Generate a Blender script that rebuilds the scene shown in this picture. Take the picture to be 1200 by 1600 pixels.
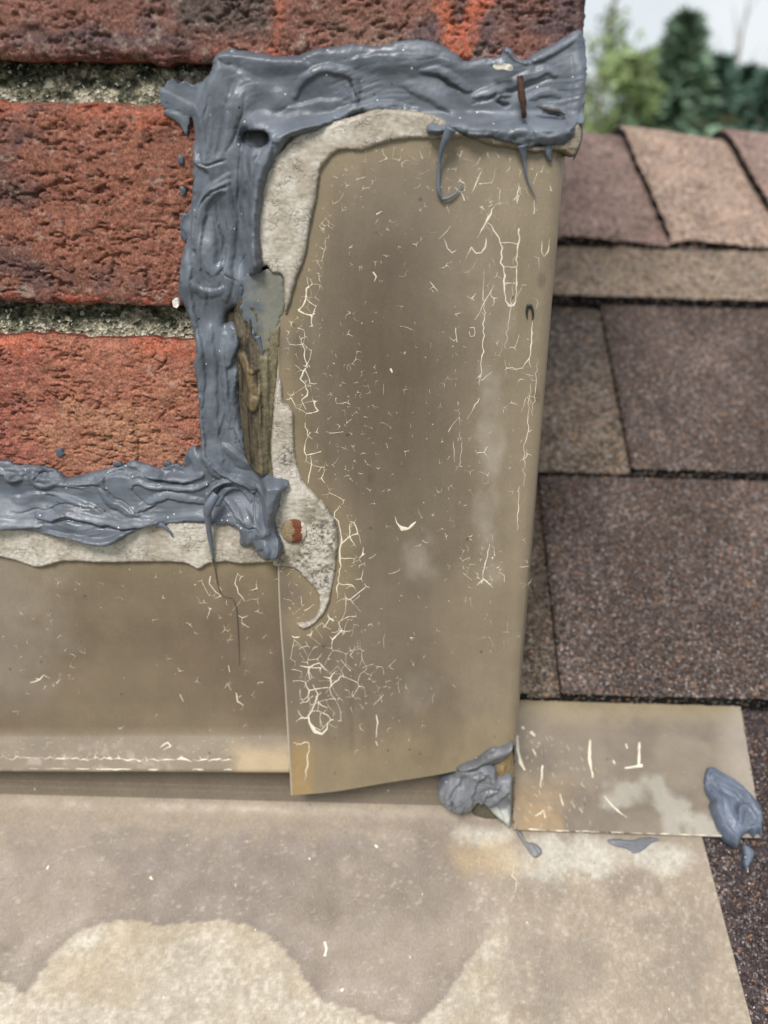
import bpy, math, random
import numpy as np
from mathutils import Vector, Matrix
from mathutils.geometry import delaunay_2d_cdt

random.seed(7); RNG = np.random.default_rng(7)
for o in list(bpy.data.objects): bpy.data.objects.remove(o)
scene = bpy.context.scene
C = scene.collection
MM = 0.001

# ------------------------------------------------------------------ camera, sky, sun, exposure
F_PX = 1240.0; PITCH = math.radians(25); ROLL = math.radians(1.5); ALPHA = math.radians(29)
CAM = np.array([0.0, -252.6, 251.1])                       # mm
_F = np.array([0, math.cos(PITCH), -math.sin(PITCH)])
_U0 = np.array([0, math.sin(PITCH), math.cos(PITCH)]); _R0 = np.array([1.0, 0, 0])
_R = _R0*math.cos(ROLL) + _U0*math.sin(ROLL); _U = _U0*math.cos(ROLL) - _R0*math.sin(ROLL)
cam_d = bpy.data.cameras.new('camera'); cam = bpy.data.objects.new('camera', cam_d); C.objects.link(cam)
m = Matrix.Identity(4)
for i in range(3):
    m[i][0] = _R[i]; m[i][1] = _U[i]; m[i][2] = -_F[i]; m[i][3] = CAM[i]*MM
cam.matrix_world = m
cam_d.sensor_fit = 'VERTICAL'; cam_d.sensor_height = 32; cam_d.sensor_width = 24
cam_d.lens = F_PX/1600*32; cam_d.clip_start = 0.01; cam_d.clip_end = 4000
cam_d.dof.use_dof = True; cam_d.dof.focus_distance = 0.258; cam_d.dof.aperture_fstop = 7.2
scene.camera = cam

w = bpy.data.worlds.new('World'); scene.world = w; w.use_nodes = True
nt = w.node_tree; nt.nodes.clear()
out = nt.nodes.new('ShaderNodeOutputWorld'); bg = nt.nodes.new('ShaderNodeBackground')
sky = nt.nodes.new('ShaderNodeTexSky'); sky.sky_type = 'NISHITA'; sky.sun_disc = False
SUN_EL = math.radians(52); SUN_AZ = math.radians(200)
sky.sun_elevation = SUN_EL; sky.sun_rotation = SUN_AZ
tc = nt.nodes.new('ShaderNodeTexCoord'); no = nt.nodes.new('ShaderNodeTexNoise')
no.inputs['Scale'].default_value = 3.2; no.inputs['Detail'].default_value = 5
cr = nt.nodes.new('ShaderNodeValToRGB')
cr.color_ramp.elements[0].position = 0.36; cr.color_ramp.elements[0].color = (4.7, 5.2, 5.5, 1)
cr.color_ramp.elements[1].position = 0.62; cr.color_ramp.elements[1].color = (6.1, 6.3, 6.4, 1)
mx = nt.nodes.new('ShaderNodeMix'); mx.data_type = 'RGBA'; mx.inputs['Factor'].default_value = 0.92
nt.links.new(tc.outputs['Generated'], no.inputs['Vector']); nt.links.new(no.outputs['Fac'], cr.inputs['Fac'])
nt.links.new(sky.outputs['Color'], mx.inputs[6]); nt.links.new(cr.outputs['Color'], mx.inputs[7])
nt.links.new(mx.outputs[2], bg.inputs['Color']); bg.inputs['Strength'].default_value = 0.10
nt.links.new(bg.outputs['Background'], out.inputs['Surface'])

sun_d = bpy.data.lights.new('sun', 'SUN'); sun_d.energy = 2.4; sun_d.angle = math.radians(18); sun_d.color = (1.0, 0.97, 0.93)
sun = bpy.data.objects.new('sun', sun_d); C.objects.link(sun)
sd_ = Vector((math.sin(SUN_AZ)*math.cos(SUN_EL), math.cos(SUN_AZ)*math.cos(SUN_EL), math.sin(SUN_EL)))
sun.rotation_euler = (-sd_).to_track_quat('-Z', 'Y').to_euler(); sun.location = (0, -1, 3)
scene.view_settings.view_transform = 'Standard'; scene.view_settings.look = 'None'
scene.view_settings.gamma = 1; scene.view_settings.exposure = 0.55; scene.view_settings.use_curve_mapping = False

# ------------------------------------------------------------------ numeric helpers
def S(r, g, b, k=1.0):
    c = np.array([r, g, b])/255.0
    return np.where(c <= 0.04045, c/12.92, ((c+0.055)/1.055)**2.4)*k
def _h(ix, iy, seed):
    n = (ix.astype(np.int64)*374761393 + iy.astype(np.int64)*668265263 + seed*974711) & 0xFFFFFFFF
    n = ((n ^ (n >> 13))*1274126177) & 0xFFFFFFFF
    n = ((n ^ (n >> 16))*2246822519) & 0xFFFFFFFF
    n = n ^ (n >> 15)
    return (n & 0xFFFFFF)/float(0xFFFFFF)
def vn(x, y, seed=0):
    x = np.asarray(x, float); y = np.asarray(y, float)
    ix = np.floor(x); iy = np.floor(y); fx = x-ix; fy = y-iy
    fx = fx*fx*fx*(fx*(fx*6-15)+10); fy = fy*fy*fy*(fy*(fy*6-15)+10)
    a = _h(ix, iy, seed); b = _h(ix+1, iy, seed); c = _h(ix, iy+1, seed); d = _h(ix+1, iy+1, seed)
    return (a*(1-fx)+b*fx)*(1-fy) + (c*(1-fx)+d*fx)*fy
def fbm(x, y, o=4, seed=0, g=0.5):
    s = 0; a = 1; t = 0
    for i in range(o):
        s = s + a*(vn(x*2**i+17.3*i, y*2**i-9.1*i, seed+i*31)*2-1); t += a; a *= g
    return s/t
def worley(x, y, seed=0):
    ix = np.floor(x); iy = np.floor(y); f1 = np.full(x.shape, 9.0); f2 = f1.copy(); idv = np.zeros(x.shape)
    for dx in (-1, 0, 1):
        for dy in (-1, 0, 1):
            cx = ix+dx; cy = iy+dy
            px = cx+_h(cx, cy, seed); py = cy+_h(cx, cy, seed+77)
            d = np.hypot(px-x, py-y); cl = d < f1
            f2 = np.where(cl, f1, np.minimum(f2, d)); idv = np.where(cl, _h(cx, cy, seed+5), idv); f1 = np.where(cl, d, f1)
    return f1, f2, idv
def ss(a, b, x):
    t = np.clip((x-a)/(b-a), 0, 1); return t*t*(3-2*t)
def lerp(a, b, t): return a+(b-a)*t
def mixc(a, b, t):
    t = np.clip(np.asarray(t), 0, 1)[..., None]; return a*(1-t)+b*t
def smooth_poly(P, n=4, closed=True):
    P = np.asarray(P, float); N = len(P); out_ = []
    rng = range(N) if closed else range(N-1)
    for i in rng:
        if closed: p0, p1, p2, p3 = P[i-1], P[i], P[(i+1) % N], P[(i+2) % N]
        else: p0, p1, p2, p3 = P[max(i-1, 0)], P[i], P[i+1], P[min(i+2, N-1)]
        for k in range(n):
            t = k/n
            out_.append(0.5*((2*p1)+(-p0+p2)*t+(2*p0-5*p1+4*p2-p3)*t*t+(-p0+3*p1-3*p2+p3)*t**3))
    if not closed: out_.append(P[-1])
    return np.array(out_)
def sdf_pts(X, Y, P):
    d2 = np.full(X.shape, 1e18); ins = np.zeros(X.shape, bool)
    A = P; B = np.roll(P, -1, 0)
    for (ax, ay), (bx, by) in zip(A, B):
        ex, ey = bx-ax, by-ay; L = ex*ex+ey*ey
        if L < 1e-12: continue
        wx = X-ax; wy = Y-ay
        t = np.clip((wx*ex+wy*ey)/L, 0, 1)
        d2 = np.minimum(d2, (wx-ex*t)**2+(wy-ey*t)**2)
        if ay != by: ins ^= ((ay > Y) != (by > Y)) & (X < ex*(Y-ay)/(by-ay)+ax)
    return np.sqrt(d2)*np.where(ins, -1, 1)
def sdf_grid(us, vs, P, k=2):
    """signed distance (negative inside) on a grid, computed coarse and interpolated"""
    uc = np.linspace(us[0], us[-1], max(2, len(us)//k+1)); vc = np.linspace(vs[0], vs[-1], max(2, len(vs)//k+1))
    XC, YC = np.meshgrid(uc, vc); Z = sdf_pts(XC, YC, P)
    fu = (us-us[0])/(us[-1]-us[0])*(len(uc)-1); fv = (vs-vs[0])/(vs[-1]-vs[0])*(len(vc)-1)
    iu = np.clip(fu.astype(int), 0, len(uc)-2); iv = np.clip(fv.astype(int), 0, len(vc)-2)
    a = (fu-iu)[None]; b = (fv-iv)[:, None]
    return (Z[np.ix_(iv, iu)]*(1-a)+Z[np.ix_(iv, iu+1)]*a)*(1-b) + (Z[np.ix_(iv+1, iu)]*(1-a)+Z[np.ix_(iv+1, iu+1)]*a)*b
def line_dist(X, Y, P):
    """distance to a polyline and the fraction along it"""
    P = np.asarray(P, float); seg = np.hypot(*np.diff(P, axis=0).T); cum = np.concatenate([[0], np.cumsum(seg)]); T = cum[-1]
    d = np.full(X.shape, 1e9); fr = np.zeros(X.shape)
    for i in range(len(P)-1):
        ex, ey = P[i+1]-P[i]; L = ex*ex+ey*ey+1e-12
        t = np.clip(((X-P[i, 0])*ex+(Y-P[i, 1])*ey)/L, 0, 1)
        dd = np.hypot(X-P[i, 0]-ex*t, Y-P[i, 1]-ey*t); c = dd < d
        d = np.where(c, dd, d); fr = np.where(c, (cum[i]+t*seg[i])/T, fr)
    return d, fr
def line_side(X, Y, P):
    P = np.asarray(P, float); d = np.full(X.shape, 1e9); sg = np.ones(X.shape)
    for i in range(len(P)-1):
        ex, ey = P[i+1]-P[i]; L = ex*ex+ey*ey+1e-12
        t = np.clip(((X-P[i, 0])*ex+(Y-P[i, 1])*ey)/L, 0, 1); dd = np.hypot(X-P[i, 0]-ex*t, Y-P[i, 1]-ey*t); c = dd < d
        sg = np.where(c, np.tanh((ex*(Y-P[i, 1])-ey*(X-P[i, 0]))/math.sqrt(L)*6), sg); d = np.where(c, dd, d)
    return sg

# ------------------------------------------------------------------ places in the photograph -> places on the wall / roof (mm)
def rays(px, py):
    px = np.asarray(px, float); py = np.asarray(py, float)
    return _F*F_PX + _R*(px-600)[..., None] - _U*(py-800)[..., None]
def on_wall(px, py, off=0.0):
    v = rays(px, py); k = (-off-CAM[1])/v[..., 1]
    P = CAM+v*k[..., None]; return P
def WU(pts, off=4.0):
    p = np.asarray(pts, float); P = on_wall(p[:, 0], p[:, 1], off); return P[:, [0, 2]]
EU = np.array([1.0, 0, 0]); EV = np.array([0, math.cos(ALPHA), math.sin(ALPHA)]); EN = np.array([0, -math.sin(ALPHA), math.cos(ALPHA)])
def RU(pts, n=0.0):
    p = np.asarray(pts, float); v = rays(p[:, 0], p[:, 1]); k = (n-CAM@EN)/(v@EN); P = CAM+v*k[:, None]
    return np.stack([P[:, 0], P@EV], 1)
WALL = (np.zeros(3), np.array([1.0, 0, 0]), np.array([0, 0, 1.0]), np.array([0, -1.0, 0]))
ROOF = (np.zeros(3), EU, EV, EN)

# ------------------------------------------------------------------ mesh building
def link(name, me, mat=None, parent=None, **props):
    o = bpy.data.objects.new(name, me); C.objects.link(o)
    if mat is not None and me is not None: me.materials.append(mat)
    if parent is not None: o.parent = parent
    for k, v in props.items(): o[k] = v
    return o
def mesh_np(name, V, quads=None, tris=None, col=None, smooth=True):
    me = bpy.data.meshes.new(name); V = np.asarray(V, float)
    loops = []; starts = []; tot = []
    n = 0
    for Fc in (quads, tris):
        if Fc is None or len(Fc) == 0: continue
        Fc = np.asarray(Fc, np.int32); k = Fc.shape[1]
        loops.append(Fc.ravel()); starts.append(n+np.arange(len(Fc))*k); tot.append(np.full(len(Fc), k)); n += Fc.size
    loops = np.concatenate(loops); starts = np.concatenate(starts); tot = np.concatenate(tot)
    me.vertices.add(len(V)); me.vertices.foreach_set('co', (V*MM).astype(np.float32).ravel())
    me.loops.add(len(loops)); me.loops.foreach_set('vertex_index', loops.astype(np.int32))
    me.polygons.add(len(starts)); me.polygons.foreach_set('loop_start', starts.astype(np.int32)); me.polygons.foreach_set('loop_total', tot.astype(np.int32))
    if smooth: me.polygons.foreach_set('use_smooth', np.ones(len(starts), bool))
    me.update(calc_edges=True); me.validate()
    if col is not None:
        a = me.color_attributes.new('Col', 'FLOAT_COLOR', 'POINT')
        c4 = np.ones((len(V), 4), np.float32); c4[:, :3] = np.clip(col, 0.002, 0.95)
        a.data.foreach_set('color', c4.ravel())
    return me
def boundary(quads):
    e = np.concatenate([quads[:, [0, 1]], quads[:, [1, 2]], quads[:, [2, 3]], quads[:, [3, 0]]])
    key = np.sort(e, 1); k = key[:, 0].astype(np.int64)*10**8+key[:, 1]
    u, inv, cnt = np.unique(k, return_inverse=True, return_counts=True)
    return e[cnt[inv.ravel()] == 1]
def add_rim(V, quads, col, back, rimcol=None):
    """close a sheet at its border: border edges pulled by the vector back (N,3 or 3)"""
    be = boundary(quads); idx = np.unique(be); mp = np.full(len(V), -1); mp[idx] = np.arange(len(idx))
    n = len(V); nv = len(idx)
    bk = back if np.ndim(back) == 1 else back[idx]
    top = V[idx]; bot = V[idx]+bk
    V2 = np.concatenate([V, top, bot])
    a = n+mp[be[:, 0]]; b = n+mp[be[:, 1]]
    q = np.stack([b, a, a+nv, b+nv], 1)
    rc = col[idx] if rimcol is None else np.broadcast_to(rimcol, (nv, 3))
    return V2, np.concatenate([quads, q]), np.concatenate([col, rc, rc])
def relief(name, polys, res, hf, cf, mat, frame=WALL, rim=3.0, parent=None, holes=(), ragged=0.0, rag_scale=3.0, sm=4, base=None, rimcol=None, seed=0, k=2, pad=1.0, **props):
    """a closed lump or sheet whose outline is a union of polygons (mm in the plane), its face a height field"""
    polys = [smooth_poly(p, sm) if sm > 1 else np.asarray(p, float) for p in polys]
    allp = np.concatenate(polys); lo = allp.min(0)-res*2-pad; hi = allp.max(0)+res*2+pad
    us = np.linspace(lo[0], hi[0], int((hi[0]-lo[0])/res)+2); vs = np.linspace(lo[1], hi[1], int((hi[1]-lo[1])/res)+2)
    sd = np.min([sdf_grid(us, vs, p, k) for p in polys], axis=0)
    for hp in holes: sd = np.maximum(sd, -sdf_grid(us, vs, smooth_poly(hp, sm), k))
    Ug, Vg = np.meshgrid(us, vs)
    if ragged: sd = sd+ragged*fbm(Ug/rag_scale, Vg/rag_scale, 4, 900+seed, 0.6)
    inside = sd < 0
    cell = (inside[:-1, :-1].astype(int)+inside[1:, :-1]+inside[:-1, 1:]+inside[1:, 1:]) >= 2
    du = us[1]-us[0]; dv = vs[1]-vs[0]
    gv, gu = np.gradient(sd, dv, du); gl = np.maximum(gu*gu+gv*gv, 0.3)
    mv = np.clip(sd, -0.45*res, 1.2*res)*(np.abs(sd) < 1.3*res)*((sd > 0) | (sd > -0.45*res))
    U2 = Ug-mv*gu/gl; V2 = Vg-mv*gv/gl
    sdc = np.minimum(sd, 0)
    H = hf(U2, V2, sdc); col = cf(U2, V2, sdc, H)
    O, eu, ev, en = frame
    bs = 0 if base is None else base(U2, V2)
    P = O+U2[..., None]*eu+V2[..., None]*ev+(H+bs)[..., None]*en
    ny, nx = sd.shape; ids = np.arange(ny*nx).reshape(ny, nx)
    q = np.stack([ids[:-1, :-1][cell], ids[:-1, 1:][cell], ids[1:, 1:][cell], ids[1:, :-1][cell]], 1)
    used = np.unique(q); mp = np.full(ny*nx, -1); mp[used] = np.arange(len(used)); q = mp[q]
    V = P.reshape(-1, 3)[used]; cl = col.reshape(-1, 3)[used]
    if np.dot(np.cross(eu, ev), en) < 0: q = q[:, ::-1]
    if rim: V, q, cl = add_rim(V, q, cl, -en*rim, rimcol)
    me = mesh_np(name, V, q, col=cl)
    return link(name, me, mat, parent, **props)
def sheet(name, P, col, mat, parent=None, thick=0.6, back=None, flip=False, **props):
    """a bent sheet given as a grid of points, with a real edge"""
    ny, nx = P.shape[:2]; ids = np.arange(ny*nx).reshape(ny, nx)
    q = np.stack([ids[:-1, :-1], ids[:-1, 1:], ids[1:, 1:], ids[1:, :-1]], -1).reshape(-1, 4)
    if flip: q = q[:, ::-1]
    V = P.reshape(-1, 3); cl = col.reshape(-1, 3)
    if back is None: back = np.array([0, thick, 0.0])
    V, q, cl = add_rim(V, q, cl, back)
    return link(name, mesh_np(name, V, q, col=cl), mat, parent, **props)
def tube_mesh(name, pts, rad, col, sides=8, ripple=0.0):
    pts = smooth_poly(np.asarray(pts, float), 5, False); n = len(pts)
    r = np.interp(np.linspace(0, 1, n), np.linspace(0, 1, len(rad)), rad)
    T = np.gradient(pts, axis=0); T /= np.linalg.norm(T, axis=1)[:, None]
    up = np.array([0.3, -1.0, 0.2]); A = np.cross(T, up); A /= np.linalg.norm(A, axis=1)[:, None]; B = np.cross(T, A)
    a = np.linspace(0, 2*math.pi, sides, endpoint=False)
    rr = r[:, None]*(1+ripple*fbm(np.arange(n)[:, None]*0.5+0*a, a[None]*2+0*r[:, None], 2, 4))
    V = pts[:, None]+rr[..., None]*(np.cos(a)[None, :, None]*A[:, None]+np.sin(a)[None, :, None]*B[:, None])
    ids = np.arange(n*sides).reshape(n, sides); nx = np.roll(ids, -1, 1)
    q = np.stack([ids[:-1], nx[:-1], nx[1:], ids[1:]], -1).reshape(-1, 4)
    V = np.concatenate([V.reshape(-1, 3), pts[[0]], pts[[-1]]]); N = n*sides
    t = np.concatenate([np.stack([nx[0], ids[0], np.full(sides, N)], 1), np.stack([ids[-1], nx[-1], np.full(sides, N+1)], 1)])
    c = np.broadcast_to(col, (len(V), 3))
    return mesh_np(name, V, q, t, c)
def box_mesh(name, lo, hi, col):
    x0, y0, z0 = lo; x1, y1, z1 = hi
    V = np.array([[x, y, z] for x in (x0, x1) for y in (y0, y1) for z in (z0, z1)], float)
    q = [[0, 1, 3, 2], [4, 6, 7, 5], [0, 4, 5, 1], [2, 3, 7, 6], [0, 2, 6, 4], [1, 5, 7, 3]]
    return mesh_np(name, V, q, col=np.broadcast_to(col, (8, 3)), smooth=False)
def empty(name, loc=(0, 0, 0), **props):
    o = bpy.data.objects.new(name, None); C.objects.link(o); o.empty_display_size = 0.02
    for k, v in props.items(): o[k] = v
    return o

# ------------------------------------------------------------------ materials
class N:
    def __init__(s, name, rough=0.5, spec=0.5):
        s.m = bpy.data.materials.new(name); s.m.use_nodes = True; s.t = s.m.node_tree; s.b = s.t.nodes['Principled BSDF']
        s.b.inputs['Roughness'].default_value = rough; s.b.inputs['Specular IOR Level'].default_value = spec
        s.co = s.t.nodes.new('ShaderNodeTexCoord').outputs['Object']
        a = s.t.nodes.new('ShaderNodeAttribute'); a.attribute_name = 'Col'; s.col = a.outputs['Color']
    def l(s, a, b): s.t.links.new(a, b)
    def map(s, sc):
        mp = s.t.nodes.new('ShaderNodeMapping'); mp.inputs['Scale'].default_value = sc if hasattr(sc, '__len__') else (sc, sc, sc); s.l(s.co, mp.inputs['Vector']); return mp.outputs[0]
    def noise(s, sc, det=4, rough=0.6):
        n = s.t.nodes.new('ShaderNodeTexNoise'); n.inputs['Scale'].default_value = 1; n.inputs['Detail'].default_value = det; n.inputs['Roughness'].default_value = rough
        s.l(s.map(sc), n.inputs['Vector']); return n.outputs['Fac']
    def vor(s, sc, feat='F1', out_='Distance'):
        n = s.t.nodes.new('ShaderNodeTexVoronoi'); n.feature = feat; n.inputs['Scale'].default_value = 1; s.l(s.map(sc), n.inputs['Vector']); return n.outputs[out_]
    def ramp(s, x, a, b, va=0.0, vb=1.0):
        r = s.t.nodes.new('ShaderNodeMapRange'); r.interpolation_type = 'SMOOTHSTEP'
        for k, v in zip(('From Min', 'From Max', 'To Min', 'To Max'), (a, b, va, vb)): r.inputs[k].default_value = v
        s.l(x, r.inputs['Value']); return r.outputs[0]
    def math(s, op, a, b):
        n = s.t.nodes.new('ShaderNodeMath'); n.operation = op
        for i, x in enumerate((a, b)):
            if isinstance(x, (int, float)): n.inputs[i].default_value = x
            else: s.l(x, n.inputs[i])
        return n.outputs[0]
    def mul(s, c, f):      # colour * scalar
        n = s.t.nodes.new('ShaderNodeVectorMath'); n.operation = 'SCALE'; s.l(c, n.inputs[0]); s.l(f, n.inputs['Scale']); return n.outputs[0]
    def mix(s, f, a, b):
        n = s.t.nodes.new('ShaderNodeMix'); n.data_type = 'RGBA'
        if isinstance(f, (int, float)): n.inputs[0].default_value = f
        else: s.l(f, n.inputs[0])
        for i, x in ((6, a), (7, b)):
            if isinstance(x, (tuple, np.ndarray, list)): n.inputs[i].default_value = (*[float(q) for q in x[:3]], 1)
            else: s.l(x, n.inputs[i])
        return n.outputs[2]
    def bump(s, h, dist, strength=1.0, prev=None):
        n = s.t.nodes.new('ShaderNodeBump'); n.inputs['Distance'].default_value = dist; n.inputs['Strength'].default_value = strength
        s.l(h, n.inputs['Height'])
        if prev is not None: s.l(prev, n.inputs['Normal'])
        return n.outputs[0]
    def done(s, col, nrm=None, rough=None):
        s.l(col, s.b.inputs['Base Color'])
        if nrm is not None: s.l(nrm, s.b.inputs['Normal'])
        if rough is not None: s.l(rough, s.b.inputs['Roughness'])
        return s.m
def mat_brick():
    n = N('brick_clay', 0.92, 0.2)
    g = n.noise(1500, 3); g2 = n.noise(420, 4)
    c = n.mul(n.col, n.ramp(g, .25, .75, .55, 1.45)); c = n.mul(c, n.ramp(g2, .3, .7, .78, 1.2))
    v = n.vor(1500, out_='Color'); sep = n.t.nodes.new('ShaderNodeSeparateColor'); n.l(v, sep.inputs[0])
    c = n.mix(n.ramp(sep.outputs[0], .96, .985, 0, .35), c, (.42, .33, .28))
    c = n.mix(n.ramp(sep.outputs[1], .95, .98, 0, .5), c, (.05, .03, .026))
    return n.done(c, n.bump(n.noise(1100, 5, .7), .0009, .55))
def mat_mortar():
    n = N('weathered_mortar', 0.95, 0.2)
    v = n.vor(1000, out_='Color'); sep = n.t.nodes.new('ShaderNodeSeparateColor'); n.l(v, sep.inputs[0])
    c = n.mul(n.col, n.ramp(sep.outputs[0], 0, 1, .45, 1.5)); c = n.mul(c, n.ramp(n.noise(500, 4), .3, .7, .55, 1.4))
    c = n.mix(n.ramp(sep.outputs[1], .93, .95, 0, .7), c, (.62, .58, .50))
    return n.done(c, n.bump(n.vor(1000), .0012, .8))
def mat_sealant():
    n = N('grey_sealant', 0.42, 0.5)
    c = n.mul(n.col, n.ramp(n.noise(160, 4), .3, .7, .88, 1.12))
    v = n.vor(430); vc = n.vor(430, out_='Color'); sep = n.t.nodes.new('ShaderNodeSeparateColor'); n.l(vc, sep.inputs[0])
    spk = n.math('MULTIPLY', n.ramp(v, .08, .13, 1, 0), n.ramp(sep.outputs[0], .80, .82, 0, 1))
    pit = n.math('MULTIPLY', n.ramp(v, .1, .16, 1, 0), n.ramp(sep.outputs[1], .965, .975, 0, 1))
    c = n.mix(spk, c, (.8, .8, .78)); c = n.mix(pit, c, (.02, .022, .028))
    nb = n.bump(n.noise(520, 5, .65), .0005, .32)
    return n.done(c, n.bump(pit, -.0004, .8, nb), n.ramp(n.noise(120, 3), .3, .7, .30, .58))
def mat_paint():
    n = N('aged_brown_paint', 0.32, 0.5)
    c = n.mul(n.col, n.ramp(n.noise(60, 5), .3, .7, .93, 1.07)); c = n.mul(c, n.ramp(n.noise(1200, 3), .3, .7, .95, 1.05))
    v = n.vor(240); vc = n.vor(240, out_='Color'); sep = n.t.nodes.new('ShaderNodeSeparateColor'); n.l(vc, sep.inputs[0])
    c = n.mix(n.math('MULTIPLY', n.ramp(v, .06, .2, .6, 0), n.ramp(sep.outputs[0], .93, .95, 0, 1)), c, (.06, .05, .035))
    v2 = n.vor(600); vc2 = n.vor(600, out_='Color'); sep2 = n.t.nodes.new('ShaderNodeSeparateColor'); n.l(vc2, sep2.inputs[0])
    c = n.mix(n.math('MULTIPLY', n.ramp(v2, .08, .16, .8, 0), n.ramp(sep2.outputs[0], .972, .98, 0, 1)), c, (.66, .62, .55))
    nb = n.bump(n.noise(90, 3), .0006, .10); nb = n.bump(n.noise(900, 4), .0001, .35, nb)
    return n.done(c, nb, n.ramp(n.noise((260, 260, 40), 4), .3, .7, .22, .42))
def mat_apron():
    n = N('dusty_brown_sheet', 0.5, 0.45)
    c = n.mul(n.col, n.ramp(n.noise(45, 5), .3, .7, .92, 1.08))
    st = n.noise((1500, 700, 700), 4, .75)                     # runs down the slope
    c = n.mul(c, n.ramp(st, .3, .7, .86, 1.14))
    v2 = n.vor((420, 240, 240)); vc2 = n.vor((420, 240, 240), out_='Color'); sep2 = n.t.nodes.new('ShaderNodeSeparateColor'); n.l(vc2, sep2.inputs[0])
    c = n.mix(n.math('MULTIPLY', n.ramp(v2, .05, .16, .75, 0), n.ramp(sep2.outputs[0], .965, .975, 0, 1)), c, (.70, .66, .58))
    c = n.mix(n.math('MULTIPLY', n.ramp(v2, .08, .22, .55, 0), n.ramp(sep2.outputs[1], .97, .98, 0, 1)), c, (.09, .075, .06))
    nb = n.bump(n.noise(70, 3), .0008, .08); nb = n.bump(n.noise(800, 5, .7), .00022, .5, nb)
    return n.done(c, nb, n.ramp(n.noise(110, 4), .3, .7, .4, .62))
def mat_old():
    n = N('old_cracked_sealant', 0.8, 0.3)
    wv = n.t.nodes.new('ShaderNodeVectorMath'); wv.operation = 'MULTIPLY_ADD'
    nz = n.t.nodes.new('ShaderNodeTexNoise'); nz.inputs['Scale'].default_value = 300; n.l(n.co, nz.inputs['Vector'])
    n.l(nz.outputs['Color'], wv.inputs[0]); wv.inputs[1].default_value = (.004, .004, .004); n.l(n.co, wv.inputs[2])
    v = n.t.nodes.new('ShaderNodeTexVoronoi'); v.feature = 'DISTANCE_TO_EDGE'; v.inputs['Scale'].default_value = 1
    mp = n.t.nodes.new('ShaderNodeMapping'); mp.inputs['Scale'].default_value = (420, 420, 700); n.l(wv.outputs[0], mp.inputs['Vector']); n.l(mp.outputs[0], v.inputs['Vector'])
    msk = n.ramp(n.noise(150, 3), .45, .65)
    e = n.math('MULTIPLY', n.ramp(v.outputs['Distance'], 0.0, .06, 1, 0), msk)
    c = n.mul(n.col, n.ramp(n.noise(700, 4), .3, .7, .85, 1.12)); c = n.mix(n.math('MULTIPLY', e, .4), c, (.15, .13, .11))
    nb = n.bump(n.noise(800, 4, .65), .0004, .5); nb = n.bump(e, -.0004, .8, nb)
    return n.done(c, nb)
def mat_shingle():
    n = N('asphalt_granules', 0.93, 0.25)
    v = n.vor(760, out_='Color'); sep = n.t.nodes.new('ShaderNodeSeparateColor'); n.l(v, sep.inputs[0])
    c = n.mul(n.col, n.ramp(sep.outputs[0], 0, 1, .4, 1.65))
    c = n.mix(n.ramp(sep.outputs[1], .89, .93, 0, .6), c, (.40, .36, .35))
    c = n.mix(n.ramp(sep.outputs[2], .965, .98, 0, .6), c, (.50, .27, .15))
    c = n.mul(c, n.ramp(n.noise(60, 4), .3, .7, .85, 1.15))
    return n.done(c, n.bump(n.vor(760), -.0011, .9))
def mat_plain(name, rough=.7, spec=.3, ns=900, nd=.0003, amp=.25, ns2=None):
    n = N(name, rough, spec)
    c = n.mul(n.col, n.ramp(n.noise(ns, 4), .3, .7, 1-amp, 1+amp))
    return n.done(c, n.bump(n.noise(ns, 4, .65), nd, .5))
M_BRICK = mat_brick(); M_MORTAR = mat_mortar(); M_SEAL = mat_sealant(); M_PAINT = mat_paint(); M_APRON = mat_apron()
M_OLD = mat_old(); M_SHING = mat_shingle()
M_CRACK = mat_plain('bare_cream_primer', .75, .3, 2500, .0001, .12)
M_LUMP = mat_plain('painted_old_caulk', .55, .4, 900, .0003, .2)
M_GRAN = mat_plain('ceramic_granule', .75, .4, 3000, .0001, .25)
M_RUST = mat_plain('rusty_metal', .7, .4, 1500, .0003, .3)
M_WOOD = mat_plain('dry_twig', .8, .3, 1200, .0004, .35)
M_LEAF = mat_plain('foliage', .7, .25, 3, .01, .25)
M_BARK = mat_plain('bark', .9, .2, 20, .01, .3)
M_GROUND = mat_plain('lawn', .95, .1, 1.5, .05, .3)

# ================================================================== THE ROOF (structure)
roof = empty('roof', kind='structure')
K = 0.80
T_PURP = S(100, 86, 80, K); T_TAN = S(118, 104, 91, K); T_OLIVE = S(140, 124, 108, K); T_CAP1 = S(146, 122, 113, K); T_CAP2 = S(170, 146, 130, K); T_DARK = S(80, 68, 68, K)
DECK_N = -9.0
# deck: front slope to the eave, back slope beyond the ridge
RV = 556.0
ridge = EV*RV+EN*DECK_N
def slab(name, P4, col, th=18):
    P4 = np.array(P4, float); nrm = np.cross(P4[1]-P4[0], P4[3]-P4[0]); nrm /= np.linalg.norm(nrm)
    V = np.concatenate([P4, P4-nrm*th]); q = [[0, 1, 2, 3], [7, 6, 5, 4], [0, 4, 5, 1], [1, 5, 6, 2], [2, 6, 7, 3], [3, 7, 4, 0]]
    return mesh_np(name, V, q, col=np.broadcast_to(col, (8, 3)), smooth=False)
e0 = EV*-1700+EN*DECK_N; bk = ridge+np.array([0, 2000*math.cos(ALPHA), -2000*math.sin(ALPHA)])
for nm, a, b in (('roof_deck', e0, ridge), ('roof_deck', ridge+np.array([0, .5, 0]), bk)):
    link(nm, slab(nm, [a+[-3200, 0, 0], a+[3200, 0, 0], b+[3200, 0, 0], b+[-3200, 0, 0]], T_PURP), M_SHING, roof)
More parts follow.
